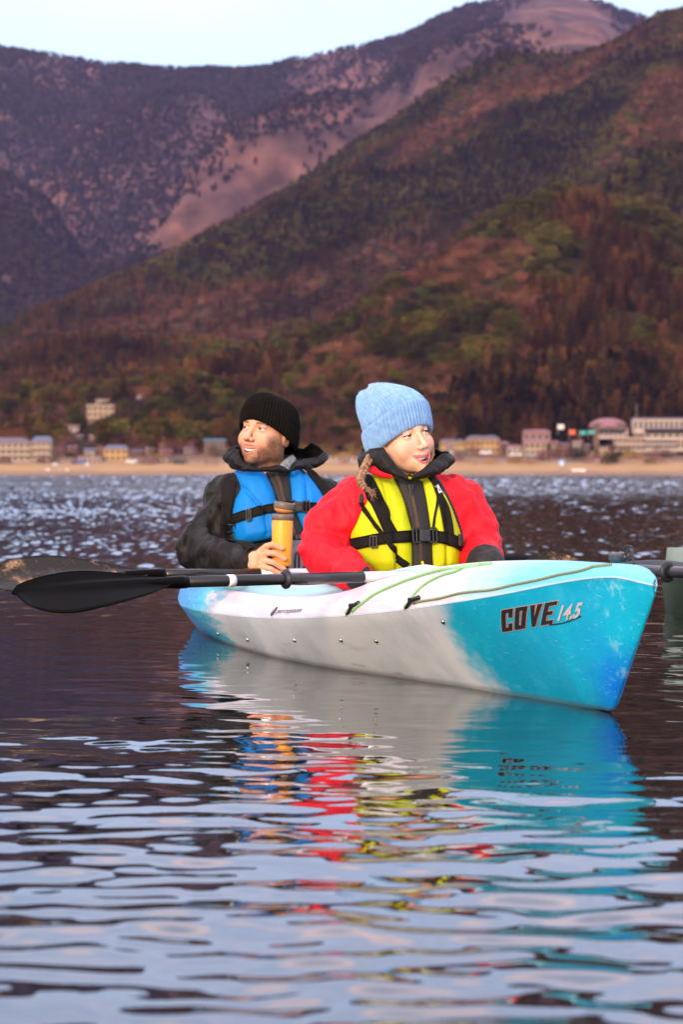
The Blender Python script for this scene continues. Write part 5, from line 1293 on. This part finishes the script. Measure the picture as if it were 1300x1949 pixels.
    def jacket(P):
        d = torso(P)
        d = smin(d, chain(P, [L(434, 955, .02), L(395, 1005, -.01), L(378, 1043, -.05)], [.080, .069, .066]), .03)
        d = smin(d, chain(P, [L(376, 1046, -.05), L(425, 1062, -.22), L(472, 1069, BY + .06)], [.067, .057, .047]), .02)
        d = smin(d, chain(P, [L(600, 955, .02), L(632, 1000, .0), L(640, 1050, -.04)], [.084, .072, .066]), .03)
        d = smin(d, chain(P, [L(640, 1050, -.04), L(610, 1090, -.25)], [.066, .05]), .02)
        d = d + .008 * np.exp(-(np.linalg.norm(P - L(385, 1040, -.1), axis=-1) / .09) ** 2) * np.sin((P[..., 0] - .6 * P[..., 2]) * 110)
        d = d + .004 * np.exp(-(np.linalg.norm(P - L(400, 980, -.05), axis=-1) / .1) ** 2) * np.sin((P[..., 0] + .3 * P[..., 2]) * 120)
        return smax(d + wrinkle(P, .011, 5.5, 13, (1.5, 1.3, .9)) + wrinkle(P, .008, 15, 19), P[..., 2] - .580, .03) + wrinkle(P, .010, 9, 33, (1.8, 1, .7))
    V, Fc = nets(jacket, (-.45, -.46, .02), (.36, .2, .61), .0048); mesh_obj('jacket', V, Fc, M_blk, e)
    # loose cuff end
    a_, b_ = Vector(L(454, 1066, BY + .12)), Vector(L(483, 1068, BY + .035)); mb = MB(); mb.tube([a_.lerp(b_, t) for t in (0, .4, .75, .95, 1.0, .85)], [.050, .048, .045, .045, .038, .030], 20, caps=False); mb.build('cuff', M_blk2, e)
    Vc, Fcc = nets(lambda P: smin(ell(P, (0, -.44, .12), (.23, .44, .09)), ell(P, (0, .0, .1), (.18, .17, .12)), .03), (-.3, -.95, 0), (.3, .22, .25), .012); mesh_obj('trousers', Vc, Fcc, M_trou, e)
    # vest
    f1 = vest_panel('vest_panel', Pm, [(462, 899), (478, 889), (503, 888), (516, 903), (525, 935), (531, 965), (534, 1010), (515, 1026), (480, 1034), (456, 1037), (448, 1010), (446, 975), (452, 953), (464, 932)], torso, .034, M_blue, seed=6, crease=[((464, 925), (502, 975)), ((502, 975), (506, 1015))])
    f2 = vest_panel('vest_panel', Pm, [(556, 884), (581, 885), (596, 902), (624, 945), (626, 1012), (576, 1014), (566, 985), (553, 955)], torso, .032, M_blue, seed=7, crease=[((584, 905), (584, 1010))])
    f3 = vest_panel('front_placket', Pm, [(514, 900), (535, 893), (557, 884), (556, 955), (578, 1020), (560, 1040), (534, 1030), (528, 955)], torso, .008, M_blk2, base=.026, seed=8)
    def surf(P): return np.minimum.reduce([f(P) for f in (f1, f2, f3)] + [torso(P) - .010])
    def surfj(P): return np.minimum(surf(P), jacket(P) - .003)
    xz = lambda px, py: tuple(L(px, py, -.16)[[0, 2]])
    ribbon('shoulder_strap', [xz(453, 914), xz(448, 930), xz(441, 965), xz(438, 1008)], .034, surfj, M_web, e, thick=.003)
    ribbon('shoulder_strap', [xz(603, 890), xz(618, 915), xz(634, 945)], .034, surfj, M_web, e, thick=.003)
    ribbon('waist_strap', [xz(444, 995), xz(465, 983), xz(495, 973), xz(530, 966), xz(556, 963), xz(592, 965), xz(632, 968)], .030, surf, M_web, e, thick=.004, off=.003)
    ribbon('side_strap', [xz(438, 1000), xz(440, 1025), xz(448, 1042)], .030, surfj, M_web, e, thick=.003)
    def on(px, py, o=.004, s_=surf):
        p = np.array([[0, -.15, 0]])
        for _ in range(4):
            a = L(px, py, p[0][1]); p = project(s_, np.array([[a[0], -.36, a[2]]]), (0, 1, 0), far=.6)
        n = grad(s_, p, .008)[0]; return p[0] + n * o, n
    c, n = on(571, 963, .006); buckle(e, c, n, .074, .042)
    c, n = on(473, 980, .006); slider(e, c, n, .014, .040); c, n = on(440, 1003, .006, surfj); slider(e, c, n, .036, .030)
    c, n = on(576, 896, .002); badge(e, c, n, .0145, .15)
    zipper(e, [xz(536, 900), xz(540, 925), xz(545, 955), xz(553, 985), xz(562, 1015)], surf, xz(536, 902))
    # collar and neck gaiter
    top = [L(548, 892, -.12), L(522, 888, -.135), L(490, 886, -.135), L(462, 876, -.115), L(450, 852, -.06), L(434, 858, .0), L(452, 850, .09), L(505, 852, .14), L(556, 852, .13), L(578, 852, .09), L(596, 842, .04), L(614, 858, -.01), L(606, 868, -.05), L(580, 870, -.08), L(556, 880, -.11), L(550, 888, -.12)]
    base = [L(546, 900, -.13), L(522, 897, -.14), L(490, 897, -.14), L(462, 896, -.12), L(440, 892, -.06), L(433, 880, .0), L(450, 890, .08), L(505, 890, .12), L(560, 890, .12), L(596, 890, .08), L(616, 874, .03), L(616, 876, -.01), L(604, 888, -.05), L(588, 892, -.09), L(568, 893, -.11), L(550, 898, -.13)]
    collar('hood_collar', base, top, M_blk, e, seed=7, bulge=.012, wr=.009)
    M_buff = pmat('grey_patterned_fabric', (.34, .33, .33), .85, (.10, .16, .19), 45)
    nk_ = [L(532, 884, -.05), L(545, 872, -.03), L(556, 864, .02), L(545, 860, .08), L(505, 860, .10)]; nb_ = [L(540, 902, -.10), L(552, 893, -.08), L(562, 878, -.01), L(552, 880, .08), L(505, 880, .10)]
    collar('neck_gaiter', nb_, nk_, M_buff, e, bulge=.004, rows=5, wr=.002)
    # hat
    rows = []
    def tilt(zf, zb): return lambda ph: zf + (zb - zf) * (np.sin(ph) * .5 + .5) - .010 * np.cos(ph) ** 2
    for z, rx, ry in ((0, .0850, .1050), (-.004, .088, .1085), (.004, .0925, .112), (.02, .0945, .1135), (.04, .0948, .1135), (.052, .0935, .112), (.055, .091, .109)):
        rows.append(((0, .015, z), rx, ry, tilt(.032, -.052), 1.0))
    for a in np.linspace(.12, 1.57, 12):
        rows.append(((0, .015, .042 + .088 * math.sin(a)), .0915 * math.cos(a) ** .62 + .001, .1100 * math.cos(a) ** .62 + .001, tilt(.022 * (1 - a / 1.57), -.036 * (1 - a / 1.57)), 1.0))
    dense = []
    for i in range(len(rows) - 1):
        a, b = rows[i], rows[i + 1]
        for t in (0, .5): dense.append((tuple(a[0][k] * (1 - t) + b[0][k] * t for k in range(3)), a[1] * (1 - t) + b[1] * t, a[2] * (1 - t) + b[2] * t, (lambda fa, fb, t: (lambda ph: fa(ph) * (1 - t) + fb(ph) * t))(a[3], b[3], t), 1.0))
    dense.append(rows[-1]); knit_hat('knitted_hat', dense, 56, .0048, (HM, H0), M_hat_m, e)
    # tumbler in his hand (a thing of its own)
    bt, tp = L(536, 1078, by), L(537.5, 990, by); to_w = lambda p: (Pm.O[0] + p[0] * .9613 - p[1] * .2756, Pm.O[1] + p[0] * .2756 + p[1] * .9613, p[2])
    bw = Vector(to_w(bt)); tw = Vector(to_w(tp)); ax_ = (tw - bw); hgt = ax_.length
    bo = empty('tumbler', bw); tag(bo, 'orange insulated tumbler with its grey lid open, held by the man in black', 'bottle'); bo.rotation_euler = ax_.to_track_quat('Z', 'Y').to_euler()
    M_or = pmat('orange_coating', (.88, .38, .035), .42, (.85, .36, .03), 20, bump=.1, bscale=600); M_lid = pmat('grey_lid', (.16, .125, .10), .45, (.14, .11, .09), 20); M_or2 = pmat('orange_lid_inside', (.55, .24, .04), .5)
    mb = MB(); mb.lathe([(.026, .0), (.0305, .003), (.0318, .010), (.0332, hgt * .5), (.0338, hgt * .97), (.0330, hgt)], 40); mb.build('body', M_or, bo)
    mb = MB(); mb.lathe([(.0325, hgt - .001), (.0345, hgt), (.0347, hgt + .016), (.0335, hgt + .019), (.028, hgt + .020)], 40); mb.build('lid_ring', M_lid, bo)
    Mc = Matrix.Translation((-.0055, 0, hgt + .026)) @ Matrix.Rotation(R(-4), 4, 'Y') @ Matrix.Rotation(R(7), 4, 'X')
    mb = MB(); mb.lathe([(.016, -.004), (.026, .001), (.0315, .010)], 36, Mc); cp = mb.build('lid_underside', M_or2, bo)
    mb = MB(); mb.lathe([(.0315, .0102), (.0332, .013), (.0335, .028), (.0325, .0315), (.029, .031), (.027, .027)], 36, Mc); lid = mb.build('lid', M_lid, bo)
    mb = MB(); mb.lathe([(.006, -.012), (.010, -.003)], 12, Mc); mb.build('lid_neck', M_lid, cp)
    mb = MB(); mb.box(-.010, .010, -.035, -.030, .026, .0345, Mc); t_ = mb.build('lid_tab', M_lid, lid, smooth=False); bevel(t_, .002)
    mb = MB(); mb.tube([Vector((.020, -.028, hgt + .008)), Vector((.023, -.034, hgt + .002)), Vector((.024, -.034, hgt - .012))], .0016, 6); mb.build('lid_clip', M_steel, bo)
    mb = MB(); mb.lathe([(.006, -.0343), (.006, -.0348)], 12, Matrix.Translation((0, 0, .012)) @ Matrix.Rotation(R(-90), 4, 'X').inverted() @ Matrix.Identity(4)); 
    # clear waterproof pouch hanging on his front
    po = empty('waterproof_pouch', to_w(L(563, 1090, -.30)), KA); tag(po, 'clear waterproof phone pouch with black top clip between the tumbler and the red sleeve', 'pouch')
    M_pouch = pmat('clear_grey_plastic', (.33, .34, .38), .2, (.24, .25, .29), 30, bump=.3, bscale=40); M_pd = pmat('pouch_dark', (.05, .05, .06), .3)
    mb = MB(); mb.box(-.026, .024, -.004, .004, .0, .108); pb = mb.build('pouch_body', M_pouch, po, smooth=False); bevel(pb, .004)
    mb = MB(); mb.box(-.028, .026, -.008, .008, .108, .124); pt_ = mb.build('top_clip', M_buckle, po, smooth=False); bevel(pt_, .003)
    mb = MB(); mb.tube([(-.004, -.006, .01), (-.004, -.006, .045), (-.002, -.006, .062), (.004, -.006, .068), (.010, -.006, .06), (.010, -.006, .01)], .0028, 8); mb.build('pouch_loop', M_pd, po)
    mb = MB(); mb.box(-.002, .001, -.0090, -.0082, .112, .121); mb.box(.001, .005, -.0090, -.0082, .112, .114); mb.box(.007, .0085, -.0090, -.0082, .112, .121); mb.box(.0115, .013, -.0090, -.0082, .112, .121); mb.build('lettering', M_pouch, pt_, smooth=False)
    return Pm
man = build_man()
# ------------------------------------------------------------------ village along the shore
g0 = random.Random(5)
def facade_mat(name, c, c2=None): return pmat(name, c, .85, c2 or tuple(v * .85 for v in c), .6, coords='Object')
M_cream = facade_mat('cream_wall', (.36, .25, .15)); M_ochre = facade_mat('ochre_wall', (.44, .26, .09)); M_pinkw = facade_mat('pink_wall', (.30, .15, .13)); M_whitew = facade_mat('white_wall', (.42, .33, .28))
M_brownw = facade_mat('brown_wall', (.14, .08, .06)); M_roofg = facade_mat('grey_roof', (.14, .11, .14)); M_roofp = facade_mat('mauve_roof', (.26, .12, .14)); M_roofb = facade_mat('blue_grey_roof', (.12, .12, .2)); M_glass = pmat('window_glass', (.05, .05, .06), .15)
def building(name, label, px0, px1, ytop, ybase, d, wall, roof, floors=2, bays=5, kind='gable', depth=9, rz=0, cat='building', balc=False):
    dg = ground((px0 + px1) / 2, ybase, d)[0]; d = dg if (dg < 1088 or px1 < 300) else 1086
    k = d / F_PX; x0, x1 = (px0 - 650) * k, (px1 - 650) * k; z0 = CAM_H - (ybase - HOR) * k; z1 = CAM_H - (ytop - HOR) * k
    w = x1 - x0; hh = z1 - z0; e = empty(name, ((x0 + x1) / 2, d, z0), R(rz)); tag(e, label, cat); rh = hh * (.22 if kind != 'flat' else .07); wh = hh - rh
    mb = MB(); mb.box(-w / 2, w / 2, 0, depth, -.6, wh); mb.build('wall', wall, e, smooth=False)
    mb = MB(); mb.box(-w / 2 + .3, w / 2 - .3, .4, depth - .3, -9, -.6); mb.build('foundation', M_brownw, e, smooth=False)
    mb = MB()
    if kind == 'flat': mb.box(-w / 2 - .4, w / 2 + .4, -.5, depth + .4, wh, wh + rh)
    elif kind == 'dome':
        mb.lathe([(w * .62 * math.cos(a), wh * .55 + rh * 3.6 * math.sin(a)) for a in np.linspace(0, 1.5, 10)], 20, Matrix.Translation((0, depth / 2, 0)) @ Matrix.Diagonal((1, .7, 1, 1)))
    else:
        o = .5; y0, y1 = -o, depth + o; a = w / 2 + o; ins = .0 if kind == 'gable' else w * .18
        V = [(-a, y0, wh), (a, y0, wh), (a, y1, wh), (-a, y1, wh), (-a + ins, depth / 2, wh + rh), (a - ins, depth / 2, wh + rh)]; mb.add(V, [(0, 1, 5, 4), (2, 3, 4, 5), (0, 4, 3), (1, 2, 5), (3, 2, 1, 0)])
    mb.build('roof', roof, e, smooth=False)
    fh = wh / floors; bw = w / bays; first = None
    for f_ in range(floors):
        for b_ in range(bays):
            cx = -w / 2 + bw * (b_ + .5); cz = fh * (f_ + .52)
            if first is None:
                mb = MB(); mb.box(-bw * .30, bw * .30, -.06, .04, -fh * .27, fh * .27); first = mb.build('window', M_glass, e, smooth=False); o_ = first
            else: o_ = bpy.data.objects.new('window', first.data); link(o_, e)
            o_.location = (cx, 0, cz)
        if balc:
            mb = MB(); mb.box(-w / 2, w / 2, -.9, 0, fh * f_ - .08, fh * f_ + .1); mb.box(-w / 2, w / 2, -.95, -.88, fh * f_ + .1, fh * f_ + fh * .28); mb.build('balcony', M_whitew, e, smooth=False)
    return e
building('hotel', 'long cream three storey hotel with grey roof at the left edge of the shore', -60, 58, 833, 879, 1042, M_cream, M_roofg, 3, 10, 'hip', balc=True)
building('hotel', 'cream hotel wing with bluish roof between the long hotel and the dark round shrub', 60, 96, 830, 878, 1040, M_cream, M_roofb, 3, 4, 'hip', balc=True)
building('house', 'small ochre lakeside house with blue grey roof left of the man', 197, 241, 847, 878, 1040, M_ochre, M_roofb, 2, 4, 'hip')
building('house', 'cream modern house standing alone high on the left hillside', 165, 217, 770, 795, 1150, M_cream, M_whitew, 2, 5, 'flat')
building('house', 'pale flat roof above the cream hillside house', 182, 216, 759, 771, 1190, M_whitew, M_roofg, 1, 4, 'flat')
building('house', 'pale pink roofed house below the cream hillside house', 124, 149, 806, 826, 1100, M_whitew, M_pinkw, 2, 3)
building('house', 'small white house peeking out of the bare trees, left of two', 143, 154, 827, 838, 1090, M_cream, M_roofp, 1, 2)
building('house', 'small white house peeking out of the bare trees, right of two', 170, 183, 826, 838, 1090, M_cream, M_roofp, 1, 2)
building('house', 'white house among dark trees halfway to the man', 237, 257, 808, 826, 1110, M_whitew, M_roofg, 1, 2)
building('house', 'tiny grey roofed house high in the left trees', 260, 272, 749, 757, 1210, M_whitew, M_roofg, 1, 2)
building('shed', 'low white shed on the beach between the ochre house and the man', 297, 326, 872, 885, 1034, M_whitew, M_roofg, 1, 3, 'flat')
building('shed', 'low pale shed row behind the left beach', 148, 192, 869, 883, 1036, M_whitew, M_roofp, 1, 5, 'flat')
building('shop', 'building with bright blue roof edge behind the tan bush', 388, 428, 836, 866, 1050, M_brownw, facade_mat('blue_sign', (.08, .28, .5)), 1, 3, 'flat')
building('lodge', 'brown lodge row with ochre bays right of the woman', 838, 886, 835, 864, 1040, M_ochre, M_roofg, 2, 6, 'hip')
building('lodge', 'dark roofed lodge with ochre end wall, right end of the ochre row', 888, 951, 828, 864, 1038, M_ochre, M_roofg, 2, 7, 'hip')
building('house', 'pink tiered house with stepped roofs near the shore', 996, 1048, 817, 841, 1060, M_pinkw, M_roofp, 1, 4, 'hip')
building('house', 'cream ground floors below the pink tiered roofs', 998, 1040, 835, 868, 1044, M_cream, M_roofp, 2, 4, 'hip')
building('house', 'mauve roofed small house left of the pink tiered house', 966, 994, 846, 868, 1040, M_whitew, M_roofp, 1, 3)
building('hall', 'hall with a big rounded mauve roof behind the shore trees', 1130, 1190, 800, 822, 1090, M_brownw, M_roofp, 1, 6, 'dome')
building('house', 'white house below the rounded mauve roof', 1140, 1196, 815, 832, 1060, M_whitew, M_roofp, 2, 6, 'flat')
building('hotel', 'upper white storey of the large hotel at the right edge', 1206, 1420, 795, 822, 1100, M_whitew, M_roofb, 1, 22, 'flat')
building('hotel', 'large cream hotel with balconies at the right edge of the shore', 1228, 1420, 815, 858, 1060, M_cream, M_roofg, 2, 14, 'flat', balc=True)
building('hotel', 'long low cream terrace wing in front of the large right hotel', 1168, 1290, 832, 860, 1048, M_cream, M_whitew, 2, 14, 'flat', balc=True)
building('wall', 'long low pale wall along the right beach road', 1118, 1180, 858, 866, 1036, M_whitew, M_roofp, 1, 6, 'flat', cat='wall')
building('shed', 'low white sheds right of the man and behind the woman', 600, 680, 868, 878, 1036, M_whitew, M_roofg, 1, 8, 'flat')
for px, w_, yt, yb, wl, rf, lb in ((112, 16, 852, 866, M_pinkw, M_roofg, 'small pink walled house right of the dark round shrub'), (138, 14, 848, 864, M_cream, M_roofp, 'narrow cream house with mauve roof behind the pale sheds'), (172, 18, 853, 868, M_whitew, M_roofb, 'small white house with blue grey roof beside the ochre lakeside house'),
        (262, 18, 856, 870, M_brownw, M_roofg, 'dark brown cabin right of the ochre lakeside house'), (286, 14, 852, 868, M_cream, M_roofp, 'tiny cream cabin right of the dark brown one'), (318, 20, 855, 869, M_pinkw, M_roofp, 'low pink cabin behind the white beach shed'), (356, 16, 850, 867, M_whitew, M_roofg, 'small white cabin left of the tan beach bush'),
        (858, 12, 850, 868, M_whitew, M_roofg, 'white kiosk in front of the ochre lodge row'), (962, 14, 840, 862, M_brownw, M_roofp, 'narrow brown house between the ochre lodge and the mauve roofed house'), (1056, 14, 838, 858, M_cream, M_roofp, 'narrow cream house right of the pink tiered house'), (1078, 18, 842, 860, M_pinkw, M_roofg, 'pink walled house under the orange red banner'),
        (1098, 16, 838, 858, M_whitew, M_roofp, 'white walled house under the teal banners'), (1116, 14, 844, 862, M_brownw, M_roofg, 'dark brown house left of the rounded mauve roof'), (1150, 22, 846, 864, M_cream, M_roofg, 'cream house with grey roof in front of the rounded mauve roof'), (1214, 16, 844, 864, M_brownw, M_roofp, 'brown cabin in front of the long cream terrace wing')):
    building('house', lb, px - w_ / 2, px + w_ / 2, yt, yb, 1044, wl, rf, 2, 3, 'gable', depth=5, rz=g0.uniform(-25, 25))
# bushes
BUSH = []
def bush(label, px, ybase, d, w_px, h_px, col, cat='bush', name='bush', seed=0, grp=None):
    d = ground(px, ybase, d)[0]; k = d / F_PX; x = (px - 650) * k; z = CAM_H - (ybase - HOR) * k; g = np.random.default_rng(seed + int(px)); w, h = w_px * k / 2, h_px * k; V = []; Fc = []
    for i in range(900 if w_px > 30 and h_px > 14 else 350):
        v = g.normal(size=3); v /= np.linalg.norm(v); v[2] = abs(v[2]) * 1.0; p = v * (.55 + .45 * g.random() ** .4) * np.array([w, w, h]) * (1 + .15 * math.sin(5 * v[0] + 3 * v[1] + px)); s = .22 + .2 * g.random(); u = g.normal(size=3); u /= np.linalg.norm(u); q = np.cross(u, v); b = len(V); V += [p, p + u * s, p + q * s]; Fc.append((b, b + 1, b + 2))
    e = empty(name, (x, d, z)); tag(e, label, cat, grp)
    if grp: BUSH.append((px, ybase, w_px * h_px, col.name, label, e))
    mesh_obj('foliage', V, Fc, col, e, smooth=False); mb = MB(); mb.tube([(0, 0, -.3), (0, 0, h * .6)], [.16, .05], 6); mb.build('stem', M_bark, e)
M_willow = tree_mat('willow_foliage', (.30, .17, .055)); M_tan = tree_mat('tan_foliage', (.28, .15, .10)); M_dk = tree_mat('dark_foliage', (.03, .028, .012)); M_yel = tree_mat('yellow_foliage', (.26, .16, .02)); M_mauve = tree_mat('mauve_foliage', (.17, .075, .075))
bush('ochre rounded willow just left of the woman, left of two', 622, 872, 1034, 52, 34, M_willow); bush('ochre rounded willow just left of the woman, right of two', 672, 872, 1034, 48, 34, M_willow)
bush('ochre willow half hidden behind the collar of the man', 582, 874, 1034, 40, 30, M_willow)
bush('big tan leafless bush on the beach left of the man', 390, 889, 1028, 66, 46, M_tan); bush('dark round evergreen shrub beside the left hotel', 103, 880, 1036, 22, 40, M_dk)
bush('yellow green hedge above the left hotel roof', 30, 834, 1075, 110, 16, M_yel, cat='hedge', name='hedge'); bush('dark pointed shrub breaking the yellow hedge', 62, 834, 1070, 16, 26, M_dk)
bush('dark low shrub on the right beach bank', 1158, 881, 1028, 34, 18, M_dk); bush('pale grey bare bush right of the tiered house', 1066, 850, 1070, 44, 52, M_tan)
bush('tan dry reeds on the beach under the ochre lodge', 905, 884, 1026, 110, 10, M_willow, cat='reeds', name='reeds'); bush('tan dry reeds on the bank below the tiered house', 1010, 884, 1026, 80, 12, M_willow, cat='reeds', name='reeds'); bush('tan dry reeds on the bank in front of the right hotel', 1230, 880, 1026, 120, 9, M_willow, cat='reeds', name='reeds')
for i, (px, yb, w, h) in enumerate(((5, 818, 90, 40), (60, 812, 80, 38), (110, 808, 70, 40), (160, 800, 40, 24), (235, 792, 60, 40), (290, 800, 50, 30), (130, 846, 40, 22), (190, 850, 60, 20), (250, 862, 50, 20), (330, 868, 60, 26), (360, 852, 60, 30))):
    bush('mauve leafless bush in the thicket above the left hotel', px, yb, 1085 + 3 * i, w, h, M_mauve, grp='mauve bushes above the left shore', seed=i)
for i, (px, yb, w, h, m_) in enumerate(((975, 838, 30, 26, M_dk), (1080, 868, 60, 18, M_mauve), (1110, 846, 40, 22, M_tan), (1150, 862, 50, 14, M_mauve), (1190, 868, 40, 16, M_dk), (1260, 868, 70, 12, M_mauve), (860, 872, 60, 12, M_mauve), (940, 872, 60, 14, M_mauve), (1040, 872, 50, 16, M_mauve))):
    bush('low winter bush between the houses right of the woman', px, yb, 1038 + 2 * i, w, h, m_, grp='low bushes among the right houses', seed=50 + i)
g6 = np.random.default_rng(77)
NB = []
for i in range(70):
    px = g6.uniform(-20, 1320)
    if 395 < px < 600 or 690 < px < 850: continue
    lb = 'left' if px < 400 else ('middle' if px < 850 else 'right'); yb = g6.uniform(866, 884); m_ = [M_mauve, M_tan, M_dk, M_mauve, M_willow][int(g6.integers(0, 5))]
    bush({'left': 'small winter bush on the dry bank below the left houses', 'middle': 'small winter bush on the dry bank under the ochre willows', 'right': 'small winter bush on the dry bank below the right houses'}[lb], px, yb, 1029 + g6.uniform(0, 4), g6.uniform(16, 46), g6.uniform(7, 17), m_, grp='small bushes along the bank, ' + lb, seed=100 + i)
for i in range(44):
    px = g6.uniform(-20, 1320)
    if 430 < px < 600 or 690 < px < 835: continue
    m_ = [M_mauve, M_tan, M_dk, M_mauve, M_mauve, M_dk][int(g6.integers(0, 6))]
    bush('bare shrub', px, g6.uniform(864, 872), 1050, g6.uniform(18, 34), g6.uniform(18, 32), m_, grp='taller shrubs between the shore houses', seed=300 + i)
# boats, vans and banners on the beach: tiny at this distance
M_pblue = pmat('pale_blue_hull', (.42, .55, .68), .5); M_pwhite = pmat('white_hull', (.75, .70, .68), .5)
def pedalo(px, py, w, label, m_=M_pblue):
    k = 1012 / F_PX; x = (px - 650) * k; d = 1012.0; z = CAM_H - (py - HOR) * k; l = w * k; mb = MB()
    mb.tube([(-l / 2, -.35, .3), (-l * .3, -.35, .22), (l * .3, -.35, .22), (l / 2, -.35, .34)], [.08, .28, .28, .1], 8); mb.tube([(-l / 2, .55, .3), (-l * .3, .55, .22), (l * .3, .55, .22), (l / 2, .55, .34)], [.08, .28, .28, .1], 8)
    e = empty('pedal_boat', (x, d, z)); tag(e, label, 'boat', None); mb.build('hull', m_, e); mb = MB(); mb.box(-l * .28, l * .28, -.3, .5, .4, .62); mb.box(-l * .1, l * .02, -.28, .48, .62, 1.2); o = mb.build('seat', M_pwhite, e); bevel(o, .06)
for a in ((90, 897, 14, 'largest pale blue boat pulled up on the left beach, nearest the water'), (113, 899, 10, 'pale blue boat right beside the largest one on the left beach'), (104, 886, 12, 'pale blue boat lying farther up the left beach'), (127, 897, 9, 'small grey boat at the right end of the beached boats'), (165, 886, 11, 'lone white boat on the beach below the ochre house')): pedalo(*a)
k = 1010 / F_PX; bx_ = (1102 - 650) * k; e = empty('container', (bx_, 1010, CAM_H - (905 - HOR) * k)); tag(e, 'white box container by the water on the right beach', 'container')
mb = MB(); mb.box(-2.4, 2.4, -.8, .8, 0, 2.2); o = mb.build('body', M_pwhite, e, smooth=False); bevel(o, .12); mb = MB(); mb.box(-.5, .5, -.84, -.80, .1, 1.7); mb.build('door', M_whitew, e, smooth=False)
e = empty('dome_tent', ((1073 - 650) * k, 1018, CAM_H - (886 - HOR) * k)); tag(e, 'small round blue tent on the right beach', 'tent'); mb = MB(); mb.lathe([(1.2, 0), (1.25, .5), (1.0, 1.3), (.5, 1.9), (.05, 2.1)], 12); mb.build('canopy', pmat('blue_tent', (.25, .42, .62), .6), e); mb = MB(); mb.box(-.4, .4, -1.28, -1.2, 0, 1.0); mb.build('flap', M_pwhite, e, smooth=False)
def van(px, yb, d, label, m_, w=4.2):
    k = d / F_PX; e = empty('parked_van', ((px - 650) * k, d, CAM_H - (yb - HOR) * k)); tag(e, label, 'van'); mb = MB(); mb.box(-w / 2, w / 2, 0, 1.8, .35, 1.2); mb.box(-w / 2 + .7, w / 2, .1, 1.7, 1.2, 1.9); o = mb.build('body', m_, e, smooth=False); bevel(o, .12)
    mb = MB(); mb.box(-w / 2 + .95, w / 2 - .3, .05, .11, 1.25, 1.75); mb.build('window', M_glass, e, smooth=False)
    for x in (-w * .3, w * .3): mb = MB(); mb.lathe([(.36, -.1), (.36, .1)], 12, Matrix.Translation((x, .05, .36)) @ Matrix.Rotation(R(90), 4, 'X')); mb.build('wheel', M_black_pl, e)
vc = [pmat('van_white', (.7, .66, .64), .4), pmat('van_dark', (.06, .05, .06), .4), pmat('van_blue', (.08, .14, .38), .4), pmat('van_grey', (.3, .28, .3), .4)]
for a in ((148, 884, 1030, 'dark blue van parked behind the left beach', vc[2]), (250, 883, 1030, 'white van parked just right of the ochre house', vc[0]), (276, 883, 1030, 'pale grey van second right of the ochre house', vc[3]), (340, 884, 1029, 'dark van parked left of the tan bush', vc[1]), (925, 866, 1034, 'white van parked under the ochre lodge end wall', vc[0]), (880, 868, 1034, 'dark van parked under the ochre lodge row', vc[1]), (983, 870, 1034, 'white van parked at the foot of the tiered house, left of two', vc[0]), (1012, 870, 1034, 'pale van parked at the foot of the tiered house, right of two', vc[3])): van(*a)
def banner(px, yt, yb, d, label, col):
    k = d / F_PX; h = (yb - yt) * k; e = empty('banner', ((px - 650) * k, d, CAM_H - (yb - HOR) * k)); tag(e, label, 'banner'); mb = MB(); mb.tube([(0, 0, -2), (0, 0, h + .3)], .08, 6); mb.build('pole', M_whitew, e); mb = MB(); mb.box(.08, 2.3, -.03, .03, h * .1, h); mb.build('cloth', pmat('banner_cloth', col, .8), e, smooth=False)
for a in ((1084, 818, 828, 1050, 'orange red banner left of the teal awnings', (.65, .12, .05)), (1062, 808, 818, 1052, 'white banner left of the orange one', (.7, .66, .62)), (1104, 820, 828, 1050, 'teal banner near the rounded roof, left of two', (.06, .36, .34)), (1120, 819, 827, 1050, 'teal banner near the rounded roof, right of two', (.06, .36, .34))): banner(*a)
# street lamps and poles
for px, yt, yb, lb in ((862, 832, 872, 'tall thin pale pole beside the ochre lodge'), (1212, 770, 850, 'tall thin pole in front of the right hotel'), (1040, 840, 880, 'thin pole on the bank below the tiered house')):
    k = 1032 / F_PX; e = empty('lamp_post', ((px - 650) * k, 1032, CAM_H - (yb - HOR) * k)); tag(e, lb, 'lamp post'); h = (yb - yt) * k; mb = MB(); mb.tube([(0, 0, -1), (0, 0, h)], [.1, .06], 6); mb.build('pole', M_whitew, e); mb = MB(); mb.box(-.1, .9, -.1, .1, h - .15, h + .05); mb.build('lamp_head', M_roofg, e, smooth=False)

BM = [(-99, 60, 'the long cream hotel'), (60, 130, 'the dark round shrub'), (130, 195, 'the low pale sheds'), (195, 250, 'the ochre lakeside house'), (250, 345, 'the white beach shed'), (345, 600, 'the tan beach bush'), (600, 850, 'the ochre willows'), (850, 960, 'the ochre lodges'), (960, 1060, 'the pink tiered house'), (1060, 1130, 'the coloured banners'), (1130, 1200, 'the rounded mauve roof'), (1200, 1400, 'the large right hotel')]
CN = {'mauve': 'mauve', 'tan': 'tan', 'dark': 'dark green', 'willow': 'ochre', 'yellow': 'yellow'}
bb = {}
for px, yb, ar, cn, lb, e in BUSH:
    c = CN[cn.split('_')[0]]; ph = next((p for a, b, p in BM if a <= px < b), 'the right edge'); up = 'above' if yb < 860 else 'beside'
    bb.setdefault((c, 'low' if ar < 500 else 'big', up, ph), []).append((px, e))
for (c, sz, up, ph), L_ in bb.items():
    L_.sort(key=lambda q: q[0]); n = len(L_)
    for i, (px, e) in enumerate(L_): e['label'] = f'{sz} {c} winter bush {up} {ph}' + ('' if n == 1 else (', leftmost' if i == 0 else (', rightmost' if i == n - 1 else f', {ORD[i]} from left')))
